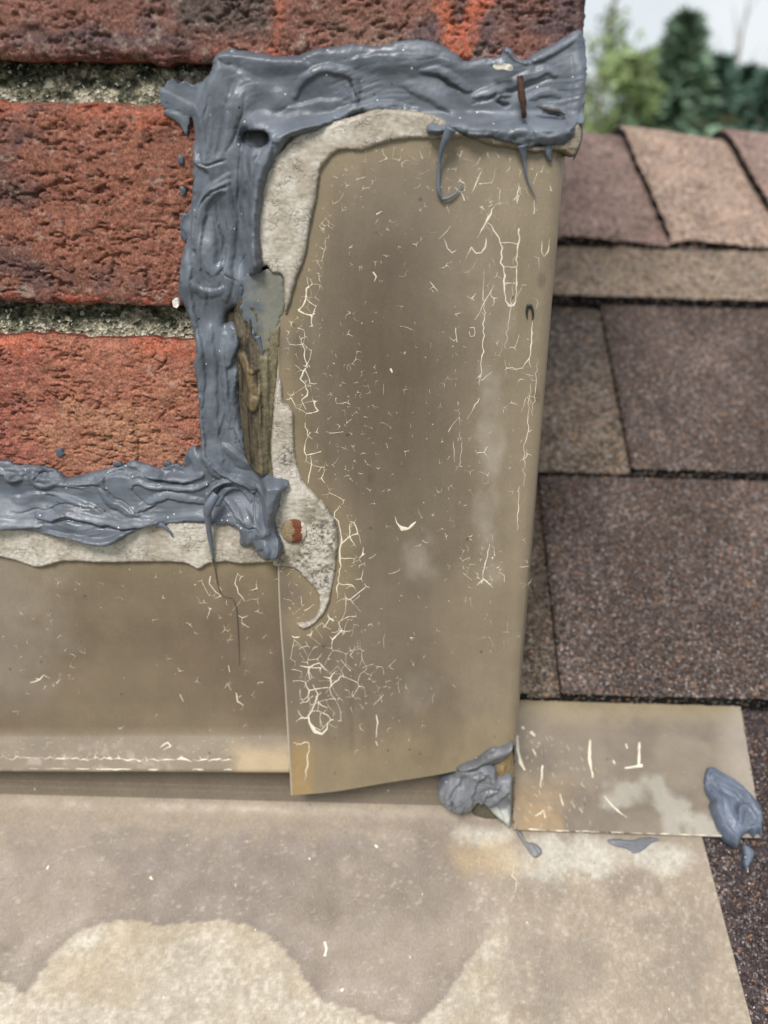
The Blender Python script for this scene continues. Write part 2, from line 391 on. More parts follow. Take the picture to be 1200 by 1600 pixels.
def shingle(poly, v0, v1, n0, n1, tone, res, seed, thick=6.5, ragged=.5, tone2=None, split=None, label=None):
    def hf(U, V, sd): return lerp(n0, n1, (V-v0)/(v1-v0)) + .35*fbm(U/1.6, V/1.6, 2, seed) + .5*fbm(U/40, V/40, 2, seed+3) - .9*np.exp(sd/1.0)
    def cf(U, V, sd, H):
        c = np.broadcast_to(tone, U.shape+(3,)).copy()
        if tone2 is not None: c = mixc(c, tone2, split(U, V)+.25*fbm(U/12, V/12, 3, seed+8))
        c = c*(1+.22*fbm(U/25, V/25, 4, seed+9))[..., None]
        c = mixc(c, S(150, 120, 90, .8), ss(.45, .8, fbm(U/14, V/7, 4, seed+21))*.6)
        return c
    o = relief('shingle', [poly], res, hf, cf, M_SHING, ROOF, thick, roof, ragged=ragged, rag_scale=2.5, sm=1, rimcol=S(26, 23, 22), seed=seed)
    if label: o['label'] = label
    return o
def granules(parent, poly, v0, v1, n0, n1, tone, cnt, seed, umin=-1e9, umax=1e9):
    r = np.random.default_rng(seed); P = np.asarray(poly, float); lo = P.min(0); hi = P.max(0)
    lo[0] = max(lo[0], umin); hi[0] = min(hi[0], umax)
    pt = lo+(hi-lo)*r.random((cnt, 2)); pt = pt[sdf_pts(pt[:, 0], pt[:, 1], P) < -.6]; n = len(pt)
    base = np.array([[0, 0, 1], [0, 0, -.6], [1, 0, 0], [-.5, .87, 0], [-.5, -.87, 0]], float)
    tri = np.array([[0, 2, 3], [0, 3, 4], [0, 4, 2], [1, 3, 2], [1, 4, 3], [1, 2, 4]])
    a = r.random(n)*6.283; sc = .38+.40*r.random(n)**1.4; ax = .7+.6*r.random(n); zz = .5+.5*r.random(n)
    L = base[None]*np.stack([sc*ax, sc/ax, sc*zz], 1)[:, None]
    L = L+.15*sc[:, None, None]*(r.random((n, 5, 3))-.5)*2
    ca, sa = np.cos(a)[:, None], np.sin(a)[:, None]
    u = L[..., 0]*ca-L[..., 1]*sa+pt[:, :1]; v = L[..., 0]*sa+L[..., 1]*ca+pt[:, 1:]
    h = lerp(n0, n1, (pt[:, 1]-v0)/(v1-v0))[:, None]+.1+L[..., 2]
    W = u[..., None]*EU+v[..., None]*EV+h[..., None]*EN
    t = r.random(n); c = np.broadcast_to(tone, (n, 3))*(.5+1.05*r.random(n))[:, None]
    c = np.where((t > .84)[:, None], S(150, 140, 134, .9)*(.55+.7*r.random(n))[:, None], c)
    c = np.where((t > .945)[:, None], S(176, 128, 96, .9)*(.6+.6*r.random(n))[:, None], c)
    c = np.where((t > .988)[:, None], S(215, 205, 200, .9), c)
    c = np.where((t < .16)[:, None], S(48, 40, 42), c)
    me = mesh_np('granules', W.reshape(-1, 3), None, (tri[None]+np.arange(n)[:, None, None]*5).reshape(-1, 3), np.repeat(c, 5, 0), smooth=False)
    return link('granules', me, M_GRAN, parent, kind='stuff')
NB = 10.0
def rv(px, py, n=NB): return RU([(px, py)], n)[0]
V1 = rv(1000, 1088)[1]; V2 = rv(1000, 737)[1]; V3 = rv(1000, 468)[1]; VC = rv(1000, 380, 12)[1]
def strip(u0, u1, v0, v1): return [(u0, v0), (u1, v0), (u1, v1), (u0, v1)]
XCH = 57.0
# course under the apron (bottom right of the photo)
V0 = V1-135
sh0 = shingle(strip(60, 420, V0, V1+40), V0, V1, -2.0, -4.5, T_DARK, 1.6, 11)
granules(sh0, strip(60, 420, V0, V1+40), V0, V1, -2.0, -4.5, T_DARK, 40000, 12, 118, 200)
# course 1
b1 = shingle(strip(58, 520, V1, V2+16), V1, V2, 7.0, .5, T_TAN, 1.2, 21)
t1l = [(58, V1), (rv(830, 1085)[0], V1), (rv(818, 1015)[0], rv(818, 1015)[1]), (rv(812, 900)[0]-2, V2+16), (58, V2+16)]
shingle(t1l, V1, V2, 11.0, 4.5, T_TAN*1.02, 1.2, 22)
t1r = [(rv(877, 1085)[0], V1), (330, V1), (322, V2+16), (rv(845, 735)[0], V2+16)]
sh1 = shingle(t1r, V1, V2, 11.6, 4.6, T_PURP, 1.0, 23)
granules(sh1, t1r, V1, V2, 11.6, 4.6, T_PURP, 36000, 24, 60, 225)
granules(b1, strip(62, 90, V1, V2), V1, V2, 7.0, .5, T_TAN, 3600, 25)
shingle([(350, V1), (520, V1), (524, V2+16), (344, V2+16)], V1, V2, 11.6, 4.6, T_PURP, 3, 26)
# course 2
b2 = shingle(strip(58, 520, V2, V3+16), V2, V3, 8.6, .8, T_TAN, 1.3, 31, tone2=S(92, 84, 78, .9), split=lambda U, V: ss(V2+60, V2+110, V))
t2r = [(rv(986, 735)[0], V2), (rv(1235, 745)[0]+60, V2), (rv(1200, 480)[0]+90, V3+16), (rv(944, 470)[0], V3+16)]
sh2 = shingle(t2r, V2, V3, 13.0, 4.8, T_PURP*1.06, 1.1, 33)
granules(sh2, t2r, V2, V3, 13.0, 4.8, T_PURP*1.06, 34000, 34, 100, 265)
shingle([(390, V2), (520, V2), (524, V3+16), (398, V3+16)], V2, V3, 13.0, 4.8, T_TAN, 3, 36)
# course 3 just under the ridge caps
V4 = V3+135
shingle(strip(58, 360, V3, V4), V3, V4, 12.5, 1.5, T_OLIVE, 1.4, 41)
shingle(strip(364, 640, V3, V4), V3, V4, 8.6, 2.0, T_PURP, 3, 42)
# plain courses beyond the frame
for j, v in enumerate((V0-135, V0-270, V0-405)):
    for i in range(5):
        u = -700+j*60+i*290
        shingle(strip(u, u+282, v, v+150), v, v+135, -2.0-(j*0), -6.5, (T_PURP, T_TAN, T_DARK)[(i+j) % 3], 5, 60+j*9+i)
for j, v in enumerate((V1, V2, V3)):
    for i in range(2):
        u = -1150+j*50+i*250
        shingle(strip(u, u+244, v, v+150), v, v+135, 6.5, 1.5, (T_PURP, T_TAN, T_OLIVE)[(i+j) % 3], 5, 90+j*9+i)
        u = 530+j*40+i*290 if j < 2 else 650+i*260
        shingle(strip(u, u+250, v, v+150), v, v+135, 8, 2.5, (T_PURP, T_TAN, T_OLIVE)[(i+j+1) % 3], 5, 120+j*9+i)
# ridge caps, each lapping over the next one to its left
RCV = RU([(1000, 207)], 12)[0][1]
def ridge_cap(ul0, ul1, ur, tone, seed, res=1.6, lift=0.0):
    """left edge runs from ul0 (low) to ul1 (ridge); width to the right reaches ur"""
    wlen = RCV-VC; ws = np.concatenate([np.arange(0, wlen, res), np.linspace(wlen, wlen+150, 40)])
    us = np.linspace(0, 1, int((ur-ul1)/res)+2)
    s, wv_ = np.meshgrid(us, ws)
    ll = lerp(ul0, ul1, np.clip(wv_/wlen, 0, 1)) + 1.4*fbm(wv_/6, 0*wv_+seed, 3, seed); ll = ll-2.5*(1-ss(0, 9, wv_))*0
    U = ll+(ur+(ll-ul1)*1.0-ll)*s
    d = (U-ll); n = 19.0-9.5*np.clip(d/100, 0, 1)+lift-1.6*np.exp(-d/1.5)-1.6*np.exp(-wv_/1.3)+.4*fbm(U/1.7, wv_/1.7, 2, seed)+.8*fbm(U/50, wv_/50, 2, seed+2)
    n = n-3.2*np.exp(-((d)**2+wv_**2)/60)
    Rr = 26.0; a = np.clip((wv_-wlen+Rr*.55)/Rr, 0, 2*ALPHA)      # bend round the ridge
    V = np.where(wv_ < wlen-Rr*.55, VC+wv_, 0)
    P = U[..., None]*EU+(VC+wv_)[..., None]*EV+n[..., None]*EN
    w0 = wlen-Rr*.55; Pc = (VC+w0)*EV-EN*(Rr-0)                      # centre of the bend
    arc = a[..., None]; nn = EN*np.cos(arc)+EV*np.sin(arc)*1.0; tt = EV*np.cos(arc)-EN*np.sin(arc)
    extra = np.maximum(wv_-w0-2*ALPHA*Rr, 0)
    Pb = U[..., None]*EU+Pc+nn*(Rr+n)[..., None]+tt*extra[..., None]
    P = np.where((wv_ > w0)[..., None], Pb, P)
    wob = 1.2*fbm(U/9, 0*U+seed, 3, seed+5)*np.exp(-wv_/3); P = P-EV*wob[..., None]
    c = np.broadcast_to(tone, U.shape+(3,))*(1+.2*fbm(U/22, wv_/22, 4, seed+9))[..., None]
    o = sheet('ridge_cap', P, c, M_SHING, roof, back=-EN*7.5)
    # the torn edge shows the black mat
    me = o.data; a_ = me.color_attributes['Col']; nb = U.size
    buf = np.empty(len(me.vertices)*4, np.float32); a_.data.foreach_get('color', buf); buf = buf.reshape(-1, 4); buf[nb:, :3] = S(26, 23, 22); a_.data.foreach_set('color', buf.ravel())
    return o
c1l = RU([(1046, 378)], 12)[0]; c1t = RU([(968, 205)], 12)[0]; c2l = RU([(1215, 345)], 12)[0]; c2t = RU([(1130, 213)], 12)[0]
stepu = c2t[0]-c1t[0]; sk = c1l[0]-c1t[0]
for i in range(-11, 6):
    t_ = (T_CAP2, T_CAP1, T_CAP1*.95, T_CAP2*.92)[i % 4] if i not in (-1, 0, 1) else {-1: T_CAP1, 0: T_CAP2, 1: T_CAP1*1.08}[i]
    u = c1t[0]+i*stepu
    ridge_cap(u+sk, u, u+stepu+(58 if i < 5 else 40), t_, 200+i, 1.3 if -2 <= i <= 2 else 6, 0)

# ================================================================== THE CHIMNEY
XC = 51.4; XL = -560.0; DEP = 390.0
chim = empty('brick_chimney', label='red brick chimney with mossy recessed mortar joints rising through the roof', category='chimney')
ROWS = {0: (269.6, 327.5), 1: (202.2, 259.2), 2: (134.5, 191.8)}
def row_z(i):
    if i in ROWS: return ROWS[i]
    b = 269.6-i*67.0; return (b, b+57.3)
def brick_col(row):
    E = np.array([.96, 1.12, 1.24])
    b_dark = S(108, 74, 66, E); b_red = S(140, 86, 68, E); b_or = S(184, 98, 72, E); b_tan = S(168, 112, 84, E); b_pur = S(104, 78, 74, E)
    def cf(U, V, sd, H):
        n1 = fbm(U/28, V/16, 4, 11+row); n2 = fbm(U/7, V/5, 4, 21+row); n3 = fbm(U/2.2, V/2.2, 3, 31+row)
        if row == 1:
            c = mixc(np.broadcast_to(b_red, U.shape+(3,)), b_dark, ss(-.05, .5, n1+.35*ss(-90, -125, U)))
            c = mixc(c, S(152, 94, 72, E), ss(.1, .5, n2)*.6)
        elif row == 2:
            c = mixc(np.broadcast_to(S(160, 98, 76, E), U.shape+(3,)), b_tan, ss(.05, .5, n1+.25*ss(-110, -70, U)-.2*ss(165, 190, V)))
            c = mixc(c, S(150, 84, 70, E), ss(-105, -125, U+14*n2)*.7)
        else:
            c = mixc(np.broadcast_to(S(132, 86, 72, E), U.shape+(3,)), b_pur, ss(.0, .45, n1+.2*n2))
            ux = U+3*n2
            band = ss(-62, -58, ux)*ss(-30, -36, ux)*ss(274, 280, V); c = mixc(c, S(96, 78, 70, E), band*.85)
            c = mixc(c, S(142, 110, 92, E), ss(-32, -24, ux)*ss(8, -4, ux)*.55*ss(-.3, .3, n1))
            # two orange smears that make a V
            d1, _ = line_dist(U, V, WU([(692, -30), (706, 70), (712, 92)])); d2, _ = line_dist(U, V, WU([(775, -40), (745, 15), (716, 78)]))
            c = mixc(c, b_or*1.05, ss(4.2, .6, d1+2.6*n2+1.2*n3)*.9); c = mixc(c, b_or*1.05, ss(4.6, .8, d2+2.8*n2+1.2*n3)*.9)
            d3, _ = line_dist(U, V, WU([(440, -20), (432, 30), (420, 80)])); c = mixc(c, b_or, ss(3.2, .2, d3+2.4*n2)*.6)
            c = mixc(c, b_or, ss(-136, -142, U+6*n2)*ss(0, -.3, n1)*.9)
        # raw orange clay along the worn arrises
        z0, z1 = row_z(row); top = ss(6.5, 3.5, (z1-V)+3.2*fbm(U/9, V/9, 3, 61+row)); bot = ss(5.0, 2.2, (V-z0)+2.6*fbm(U/9, V/9, 3, 71+row))
        on = ss(-.25, .15, fbm(U/24, V/24, 3, 81+row))
        c = mixc(c, b_or*.9, top*on*.8); c = mixc(c, S(174, 88, 66, E), bot*(.35+.65*on)*.7)
        # pale dusty crust and soot
        c = mixc(c, S(168, 140, 122, E), ss(.25, .65, n3+.45*ss(8, 2, V-z0)-.1)*.45)
        c = mixc(c, S(70, 54, 50, E), ss(.4, .8, fbm(U/12, V/5, 4, 91+row))*.4)
        c = c*(1-.25*ss(-.8, -2.6, H))[..., None]  # cavity shade painted in: darker where the face is deeper
        return c
    return cf
def brick_h(row, seed):
    def hf(U, V, sd):
        wx = U+2.6*fbm(U/7, V/7, 3, seed); wy = V+1.5*fbm(U/9, V/5, 3, seed+1)
        h = .55*fbm(U/14, V/8, 3, seed+2)+.28*fbm(U/3, V/1.6, 4, seed+3, .6)+.24*fbm(U/.9, V/.8, 2, seed+4)
        r1 = 1-np.abs(fbm(wx/9, wy/3.4, 3, seed+5))*11; r2 = 1-np.abs(fbm(wx/6+40, wy/2.0, 3, seed+15))*11; r1 = np.maximum(r1, .7*r2); gate = ss(-.08, .16, fbm(U/9, V/4.5, 3, seed+6))
        h = h-1.5*np.clip(r1, 0, 1)**1.1*gate
        f1, f2, _ = worley(wx/5.5, wy/3.2, seed+7); g2 = ss(.28, .5, fbm(U/11, V/9, 3, seed+8))
        h = h-1.2*ss(.16, .02, f2-f1)*g2
        pit = ss(.34, .62, fbm(U/3.4, V/2.0, 3, seed+9)); h = h-.8*pit
        f1, _, idv = worley(U/1.3, V/1.3, seed+10); h = h+.22*(idv > .55)*np.clip(.5-f1, 0, 1)*2
        edge = np.exp(sd/1.6); h = h-2.6*edge*(.6+.7*vn(U/5, V/5, seed+11))
        return h-.4
    return hf
def brick(u0, u1, row, res, seed, detail=True):
    z0, z1 = row_z(row)
    tl = 0.0
    poly = [(u0, z0), (u1, z0), (u1, z1), (u0, z1)]
    poly = np.concatenate([np.linspace(poly[i], poly[(i+1) % 4], 9)[:-1] for i in range(4)])
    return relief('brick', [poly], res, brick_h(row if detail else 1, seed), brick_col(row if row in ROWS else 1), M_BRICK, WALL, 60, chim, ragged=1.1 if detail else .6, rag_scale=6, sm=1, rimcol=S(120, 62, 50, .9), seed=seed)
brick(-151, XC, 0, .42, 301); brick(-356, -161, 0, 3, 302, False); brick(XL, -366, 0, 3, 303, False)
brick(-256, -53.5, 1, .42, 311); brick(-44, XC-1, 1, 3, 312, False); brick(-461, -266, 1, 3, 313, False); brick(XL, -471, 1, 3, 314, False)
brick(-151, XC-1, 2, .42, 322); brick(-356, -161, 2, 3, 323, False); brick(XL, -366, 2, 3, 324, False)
for i in (-1, -2, -3, -4, 3, 4):
    if i % 2: spans = ((-44, XC), (-256, -54), (-461, -266), (XL, -471))
    else: spans = ((-151, XC), (-356, -161), (XL, -366))
    for (a, b) in spans: brick(a, b-(1 if i > 0 else 0), i, 3, 330+i*7+int(a) % 5, False)
# mortar: recessed core plus the two weathered bed joints in view
link('mortar', box_mesh('mortar', (XL+8, 11, 2), (XC-9, DEP-8, 269.6+67*5), S(120, 112, 98, .8)), M_MORTAR, chim)
for (zlo, zhi, sd0) in ((257, 272, 400), (189.5, 204.5, 410)):
    def mh(U, V, sd, zlo=zlo, zhi=zhi, sd0=sd0):
        t = np.clip((V-zlo)/(zhi-zlo), 0, 1)
        return -9.0+4.5*(1-t)**1.5+1.3*fbm(U/5, V/3, 4, sd0)+.7*fbm(U/1.4, V/1.2, 3, sd0+1)
    def mc(U, V, sd, H, zlo=zlo, zhi=zhi, sd0=sd0):
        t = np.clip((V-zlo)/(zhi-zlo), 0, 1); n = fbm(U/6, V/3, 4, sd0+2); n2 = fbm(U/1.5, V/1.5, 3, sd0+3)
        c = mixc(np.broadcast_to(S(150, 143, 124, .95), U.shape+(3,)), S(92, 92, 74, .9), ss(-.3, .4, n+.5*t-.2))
        c = mixc(c, S(48, 50, 42, .9), ss(.1, .55, n2*.6+.5*t+n*.5-.15)); c = mixc(c, S(205, 198, 178, .95), ss(.35, .6, n2-.3*t)*.8)  # green-black mottle, plus overhang shade painted darker towards the joint's top
        return c
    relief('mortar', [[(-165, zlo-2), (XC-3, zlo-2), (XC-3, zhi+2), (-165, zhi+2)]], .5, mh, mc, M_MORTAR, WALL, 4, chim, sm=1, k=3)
# plain return faces: side and back bricks of the stack
for i in range(-4, 5):
    z0, z1 = row_z(i)
    spans = ((62, 157), (167, 370)) if i % 2 else ((62, 260), (270, 380))
    for (a, b) in spans: link('brick', box_mesh('brick', (XC-60, a, z0), (XC-.8, b, z1), S(126, 68, 53, .9)), M_BRICK, chim)

# ================================================================== FLASHINGS
# --- how far the corner flashing stands out from the wall (mm), over wall coordinates
_lz = WU([(440, 200), (440, 885), (447, 1100), (453, 1200), (455, 1240)], 8)[:, 1]
_xc = WU([(883, 240), (805, 1170)], 1.0); RB = 5.5
def corner_u(V): return _xc[0, 0]+(_xc[1, 0]-_xc[0, 0])*(V-_xc[0, 1])/(_xc[1, 1]-_xc[0, 1])
def flash_off(U, V, bend=True, dent=True):
    left = np.interp(V, _lz[::-1], [13.5, 12.6, 9.0, 7.0, 5.5]); right = np.interp(V, _lz[::-1], [8.2, 7.8, 6.8, 6.2, 5.5])
    xc = corner_u(V); a = np.clip((U+40)/(xc+40), 0, 1)
    o = lerp(left, right, ss(0, .85, a))
    if dent: o = o+1.6*np.sin(np.clip((a-.12)/.88, 0, 1)*math.pi)**2*ss(0, 40, V)*ss(255, 190, V)+.7*fbm(U/38, V/60, 2, 500)+.22*fbm(U/12, V/110, 2, 502)+.16*fbm(U/9, V/16, 2, 501)
    if bend:
        dx = np.clip(U-(xc-RB), 0, RB); o = o-(RB-np.sqrt(np.maximum(RB*RB-dx*dx, 0)))
    return o
def on_flash(px, py, lift=0.0):
    px = np.asarray(px, float); py = np.asarray(py, float); off = np.full(px.shape, 8.0)
    for _ in range(5):
        P = on_wall(px, py, off+lift); off = flash_off(P[..., 0], P[..., 2])
    return on_wall(px, py, off+lift)
def on_wall_arr(px, py, off):
    v = rays(px, py); k = (-off-CAM[1])/v[..., 1]; return CAM+v*k[..., None]
on_wall = on_wall_arr
# left panel profile
def LP_off(py):
    return np.interp(py, [700, 880, 1100, 1136, 1150, 1203], [3.0, 3.6, 4.2, 4.8, 5.6, 11.0])
def on_left(px, py, lift=0.0): return on_wall(px, py, LP_off(np.asarray(py, float))+lift+0*np.asarray(px, float))

OLD_UP = [(437, 237), (470, 205), (540, 185), (600, 170), (680, 180), (720, 205), (742, 214), (700, 216), (671, 217), (633, 218), (596, 225), (565, 236), (533, 235), (512, 250), (500, 271), (495, 310), (484, 358), (478, 400), (463, 440), (455, 470), (447, 494), (444, 478), (443, 455), (440, 430), (425, 428), (416, 415), (398, 420), (400, 300), (420, 240)]
OLD_UP2 = [(735, 208), (790, 215), (838, 226), (862, 222), (884, 204), (903, 192), (909, 212), (905, 232), (894, 246), (880, 240), (858, 236), (836, 240), (800, 233), (760, 226)]
OLD_LO = [(434, 587), (441, 596), (444, 623), (454, 634), (460, 647), (460, 681), (466, 726), (479, 754), (495, 770), (513, 790), (524, 808), (529, 830), (528, 857), (524, 891), (520, 914), (515, 936), (506, 954), (490, 970), (474, 977), (464, 968), (474, 967), (486, 964), (497, 952), (500, 936), (494, 916), (474, 896), (463, 885), (434, 880), (383, 883), (350, 880), (325, 883), (308, 891), (287, 882), (230, 880), (167, 881), (100, 879), (62, 888), (37, 883), (12, 875), (-40, 872), (-300, 878), (-420, 872), (-420, 800), (0, 815), (200, 812), (380, 815), (425, 770), (424, 700), (428, 640)]
_oldpolys = [smooth_poly(p, 3) for p in (OLD_UP, OLD_LO)]
def old_sd_px(px, py): return np.minimum(sdf_pts(px, py, _oldpolys[0]), sdf_pts(px, py, _oldpolys[1]))

KF = np.array([.915, .882, .925]); KA = KF*np.array([1.0, 1.03, 1.02])
P_MID = S(124, 113, 95, KF); P_LITE = S(152, 140, 116, KF); P_YEL = S(148, 134, 106, KF); P_DK = S(110, 98, 82, KF); P_DUST = S(190, 182, 166, KF)
def corner_paint(px, py):
    n1 = fbm(px/120, py/200, 4, 510); n2 = fbm(px/30, py/40, 4, 511)
    c = mixc(np.broadcast_to(P_MID, px.shape+(3,)), P_LITE, ss(420, 240, py)*.8+.25*n1)  # satin sheen painted in: lighter towards the top
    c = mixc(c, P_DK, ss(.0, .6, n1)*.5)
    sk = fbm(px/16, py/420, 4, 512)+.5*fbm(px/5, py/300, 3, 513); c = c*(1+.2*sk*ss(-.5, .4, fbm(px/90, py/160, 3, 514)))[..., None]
    c = mixc(c, P_DK*.86, ss(1.2, .2, np.hypot((px-600)/110, (py-540)/300)+.3*n1)*.6)  # dark centre of the sheet's curved reflection, put into the colour
    c = mixc(c, P_LITE*1.08, ss(.5, .9, (px-455)/(880-.083*(py-240)-455)+.15*n1)*.6)  # lighter right side of the same reflection, painted in
    osd = old_sd_px(px, py)
    c = mixc(c, P_YEL, ss(46, 4, osd+14*n2)*.75*ss(1130, 1000, py+80*n1))
    c = mixc(c, P_YEL*1.06, ss(1120, 1215, py+22*n2-(px-455)*-.11)*.85)
    c = mixc(c, S(176, 146, 96, KF), ss(26, 4, np.abs(px-470)+12*n2)*ss(1140, 1180, py)*.6)
    def blot(x, y, rx, ry, a, sd):
        d = np.hypot((px-x)/rx, (py-y)/ry)+.45*fbm(px/26, py/30, 4, sd); return ss(1.1, .35, d)*a
    for (x, y, rx, ry, a, sd) in ((768, 660, 28, 130, .5, 1), (758, 790, 22, 110, .42, 2), (765, 900, 30, 40, .4, 3), (655, 872, 34, 46, .42, 4), (650, 1085, 34, 40, .25, 5), (770, 470, 50, 90, .25, 6)):
        c = mixc(c, P_DUST, blot(x, y, rx, ry, a, 520+sd)*(.6+.6*n2))
    for (x, y, r, a, sd) in ((846, 440, 9, .5, 7), (838, 620, 8, .45, 8), (690, 1130, 60, .3, 9), (610, 520, 60, .35, 1), (600, 460, 50, .25, 2), (580, 745, 9, .4, 3), (560, 690, 120, .2, 4)):
        c = mixc(c, P_DK*.8, blot(x, y, r, r*1.6, a, 540+sd))
    return c*(1+.05*n2)[..., None]
# --- corner flashing: Coons patch in wall coordinates, bend round the corner, return on the side
def build_corner():
    nt_, ns_ = 380, 170
    tl = on_flash(np.array([434.0]), np.array([196.0]))[0]; Lp = smooth_poly([(432, 196), (433, 500), (434, 885), (445, 1075), (455, 1241)], 8, False)
    Bp = smooth_poly([(455, 1241), (520, 1236), (600, 1223), (700, 1207), (745, 1194), (780, 1182), (803, 1170)], 8, False)
    LW = on_flash(Lp[:, 0], Lp[:, 1])[:, [0, 2]]; BW = on_flash(np.minimum(Bp[:, 0], 800), Bp[:, 1])[:, [0, 2]]
    zt = LW[0, 1]
    t = np.linspace(0, 1, nt_); s = 1-(1-np.linspace(0, 1, ns_))**1.25; s = np.concatenate([s, ])
    def along(W, q):
        l = np.concatenate([[0], np.cumsum(np.hypot(*np.diff(W, axis=0).T))]); l /= l[-1]
        return np.stack([np.interp(q, l, W[:, 0]), np.interp(q, l, W[:, 1])], -1)
    L_ = along(LW[::-1], t)                      # bottom -> top
    B_ = along(BW, s); B_[-1] = (corner_u(BW[-1, 1]), BW[-1, 1])
    B_[:, 0] = B_[0, 0]+(B_[:, 0]-B_[0, 0])*(corner_u(BW[-1, 1])-B_[0, 0])/(B_[-1, 0]-B_[0, 0])
    rz = lerp(BW[-1, 1], zt, t); R_ = np.stack([corner_u(rz), rz], -1)
    T_ = np.stack([lerp(L_[-1, 0], R_[-1, 0], s), np.full(ns_, zt)], -1)
    tt = t[:, None, None]; sv = s[None, :, None]
    W = (1-tt)*B_[None]+tt*T_[None]+(1-sv)*L_[:, None]+sv*R_[:, None]-((1-tt)*(1-sv)*B_[0]+(1-tt)*sv*B_[-1]+tt*(1-sv)*T_[0]+tt*sv*T_[-1])
    off = flash_off(W[..., 0], W[..., 1])
    lip = np.exp(-t[:, None]*60)*.5; off = off+lip*(1-s[None])      # the bottom lip curls out a little
    P = np.stack([W[..., 0], -off, W[..., 1]], -1)
    side = []
    for dy in (3, 10, 25, 45, 70):
        q = P[:, -1].copy(); q[:, 1] += dy; q[:, 0] -= .03*dy; q[:, 2] = np.maximum(q[:, 2], 0)+dy*math.tan(ALPHA)*(1-t); side.append(q)
    P = np.concatenate([P]+[q[:, None] for q in side], 1)
    v = P-CAM; dep = v@_F; px = 600+F_PX*(v@_R)/dep; py = 800-F_PX*(v@_U)/dep
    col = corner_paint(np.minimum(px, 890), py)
    edge = (s < .004)[None]*np.ones((nt_, 1)); edge = np.concatenate([edge, np.zeros((nt_, 5))], 1)
    col = mixc(col, S(206, 198, 180, KF), edge*.9)
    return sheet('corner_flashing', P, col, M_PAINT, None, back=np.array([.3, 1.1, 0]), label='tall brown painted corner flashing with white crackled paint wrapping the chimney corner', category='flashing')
corner = build_corner()

# --- left panel: upright sheet with a kicked-out foot
def left_paint(px, py):
    n1 = fbm(px/140, py/90, 4, 600); n2 = fbm(px/26, py/22, 4, 601)
    c = mixc(np.broadcast_to(S(132, 119, 97, KF), px.shape+(3,)), S(118, 105, 86, KF), ss(-.1, .5, n1)*.8)
    c = mixc(c, P_YEL, ss(915, 885, py+12*n2)*.55*ss(-200, 420, px+60*n1)); c = mixc(c, P_YEL, ss(340, 430, px)*ss(1000, 900, py)*.5)
    c = mixc(c, P_DUST*.9, ss(150, 10, px+60*n2)*.28*ss(1130, 1060, py))
    c = mixc(c, S(150, 139, 120, KF), ss(1138, 1152, py)*.75)  # foot painted lighter for the light its upward tilt catches
    c = mixc(c, S(196, 176, 138, KF), ss(345, 385, px+16*n2)*ss(1150, 1180, py+10*n2-(px-400)*.12)*.75)
    c = mixc(c, P_DUST, ss(.25, .6, n2)*ss(1150, 1180, py)*.45*ss(360, 200, px))
    return c*(1+.05*n2)[..., None]
pyr = np.concatenate([np.linspace(832, 1125, 90), np.linspace(1128, 1160, 20), np.linspace(1163, 1203, 24)])[::-1]
pxc = np.concatenate([np.linspace(-2300, -140, 14), np.linspace(-130, 452, 260)])
PX, PY = np.meshgrid(pxc, pyr); PYs = PY+2.5*np.clip(PX, -200, 450)/450
P = on_left(PX, PYs); P[..., 1] += .25*fbm(P[..., 0]/30, P[..., 2]/30, 2, 610); P[..., 0] = np.maximum(P[..., 0], -556)
hem = [P[0]+np.array([0, y, z]) for (y, z) in ((.2, -.9), (1.2, -1.3), (2.6, -.9), (6.0, 2.2), (11.5, 5.5))]
P = np.concatenate([np.array(hem)[::-1], P], 0); PXh = np.concatenate([PX[:5], PX], 0); PYh = np.concatenate([np.full((5, len(pxc)), 1203.0), PYs], 0)
front = sheet('front_flashing', P, left_paint(PXh, PYh), M_PAINT, None, back=np.array([0, .8, 0]), label='low brown upright flashing with kicked-out foot, left of the taller corner piece', category='flashing')

# --- apron sheet on the roof slope, with its own upstand behind the front flashing
A_R = RU([(1098, 1312), (1175, 1600)], .6)
def apron_ur(V): return A_R[0, 0]+(A_R[1, 0]-A_R[0, 0])*(V-A_R[0, 1])/(A_R[1, 1]-A_R[0, 1])
STAIN = [(-900, 1640), (-600, 1540), (-420, 1500), (-250, 1560), (-120, 1570), (0, 1532), (38, 1552), (62, 1520), (95, 1478), (130, 1452), (190, 1438), (260, 1446), (340, 1438), (400, 1452), (440, 1478), (470, 1520), (500, 1560), (545, 1575), (600, 1596), (650, 1597), (690, 1565), (725, 1515), (755, 1470), (785, 1440), (800, 1480), (830, 1560), (870, 1640), (900, 1800), (-900, 1800)]
_stain = RU(smooth_poly(STAIN, 3), .6)
def to_px(P):
    v = P-CAM; d = v@_F; return 600+F_PX*(v@_R)/d, 800-F_PX*(v@_U)/d
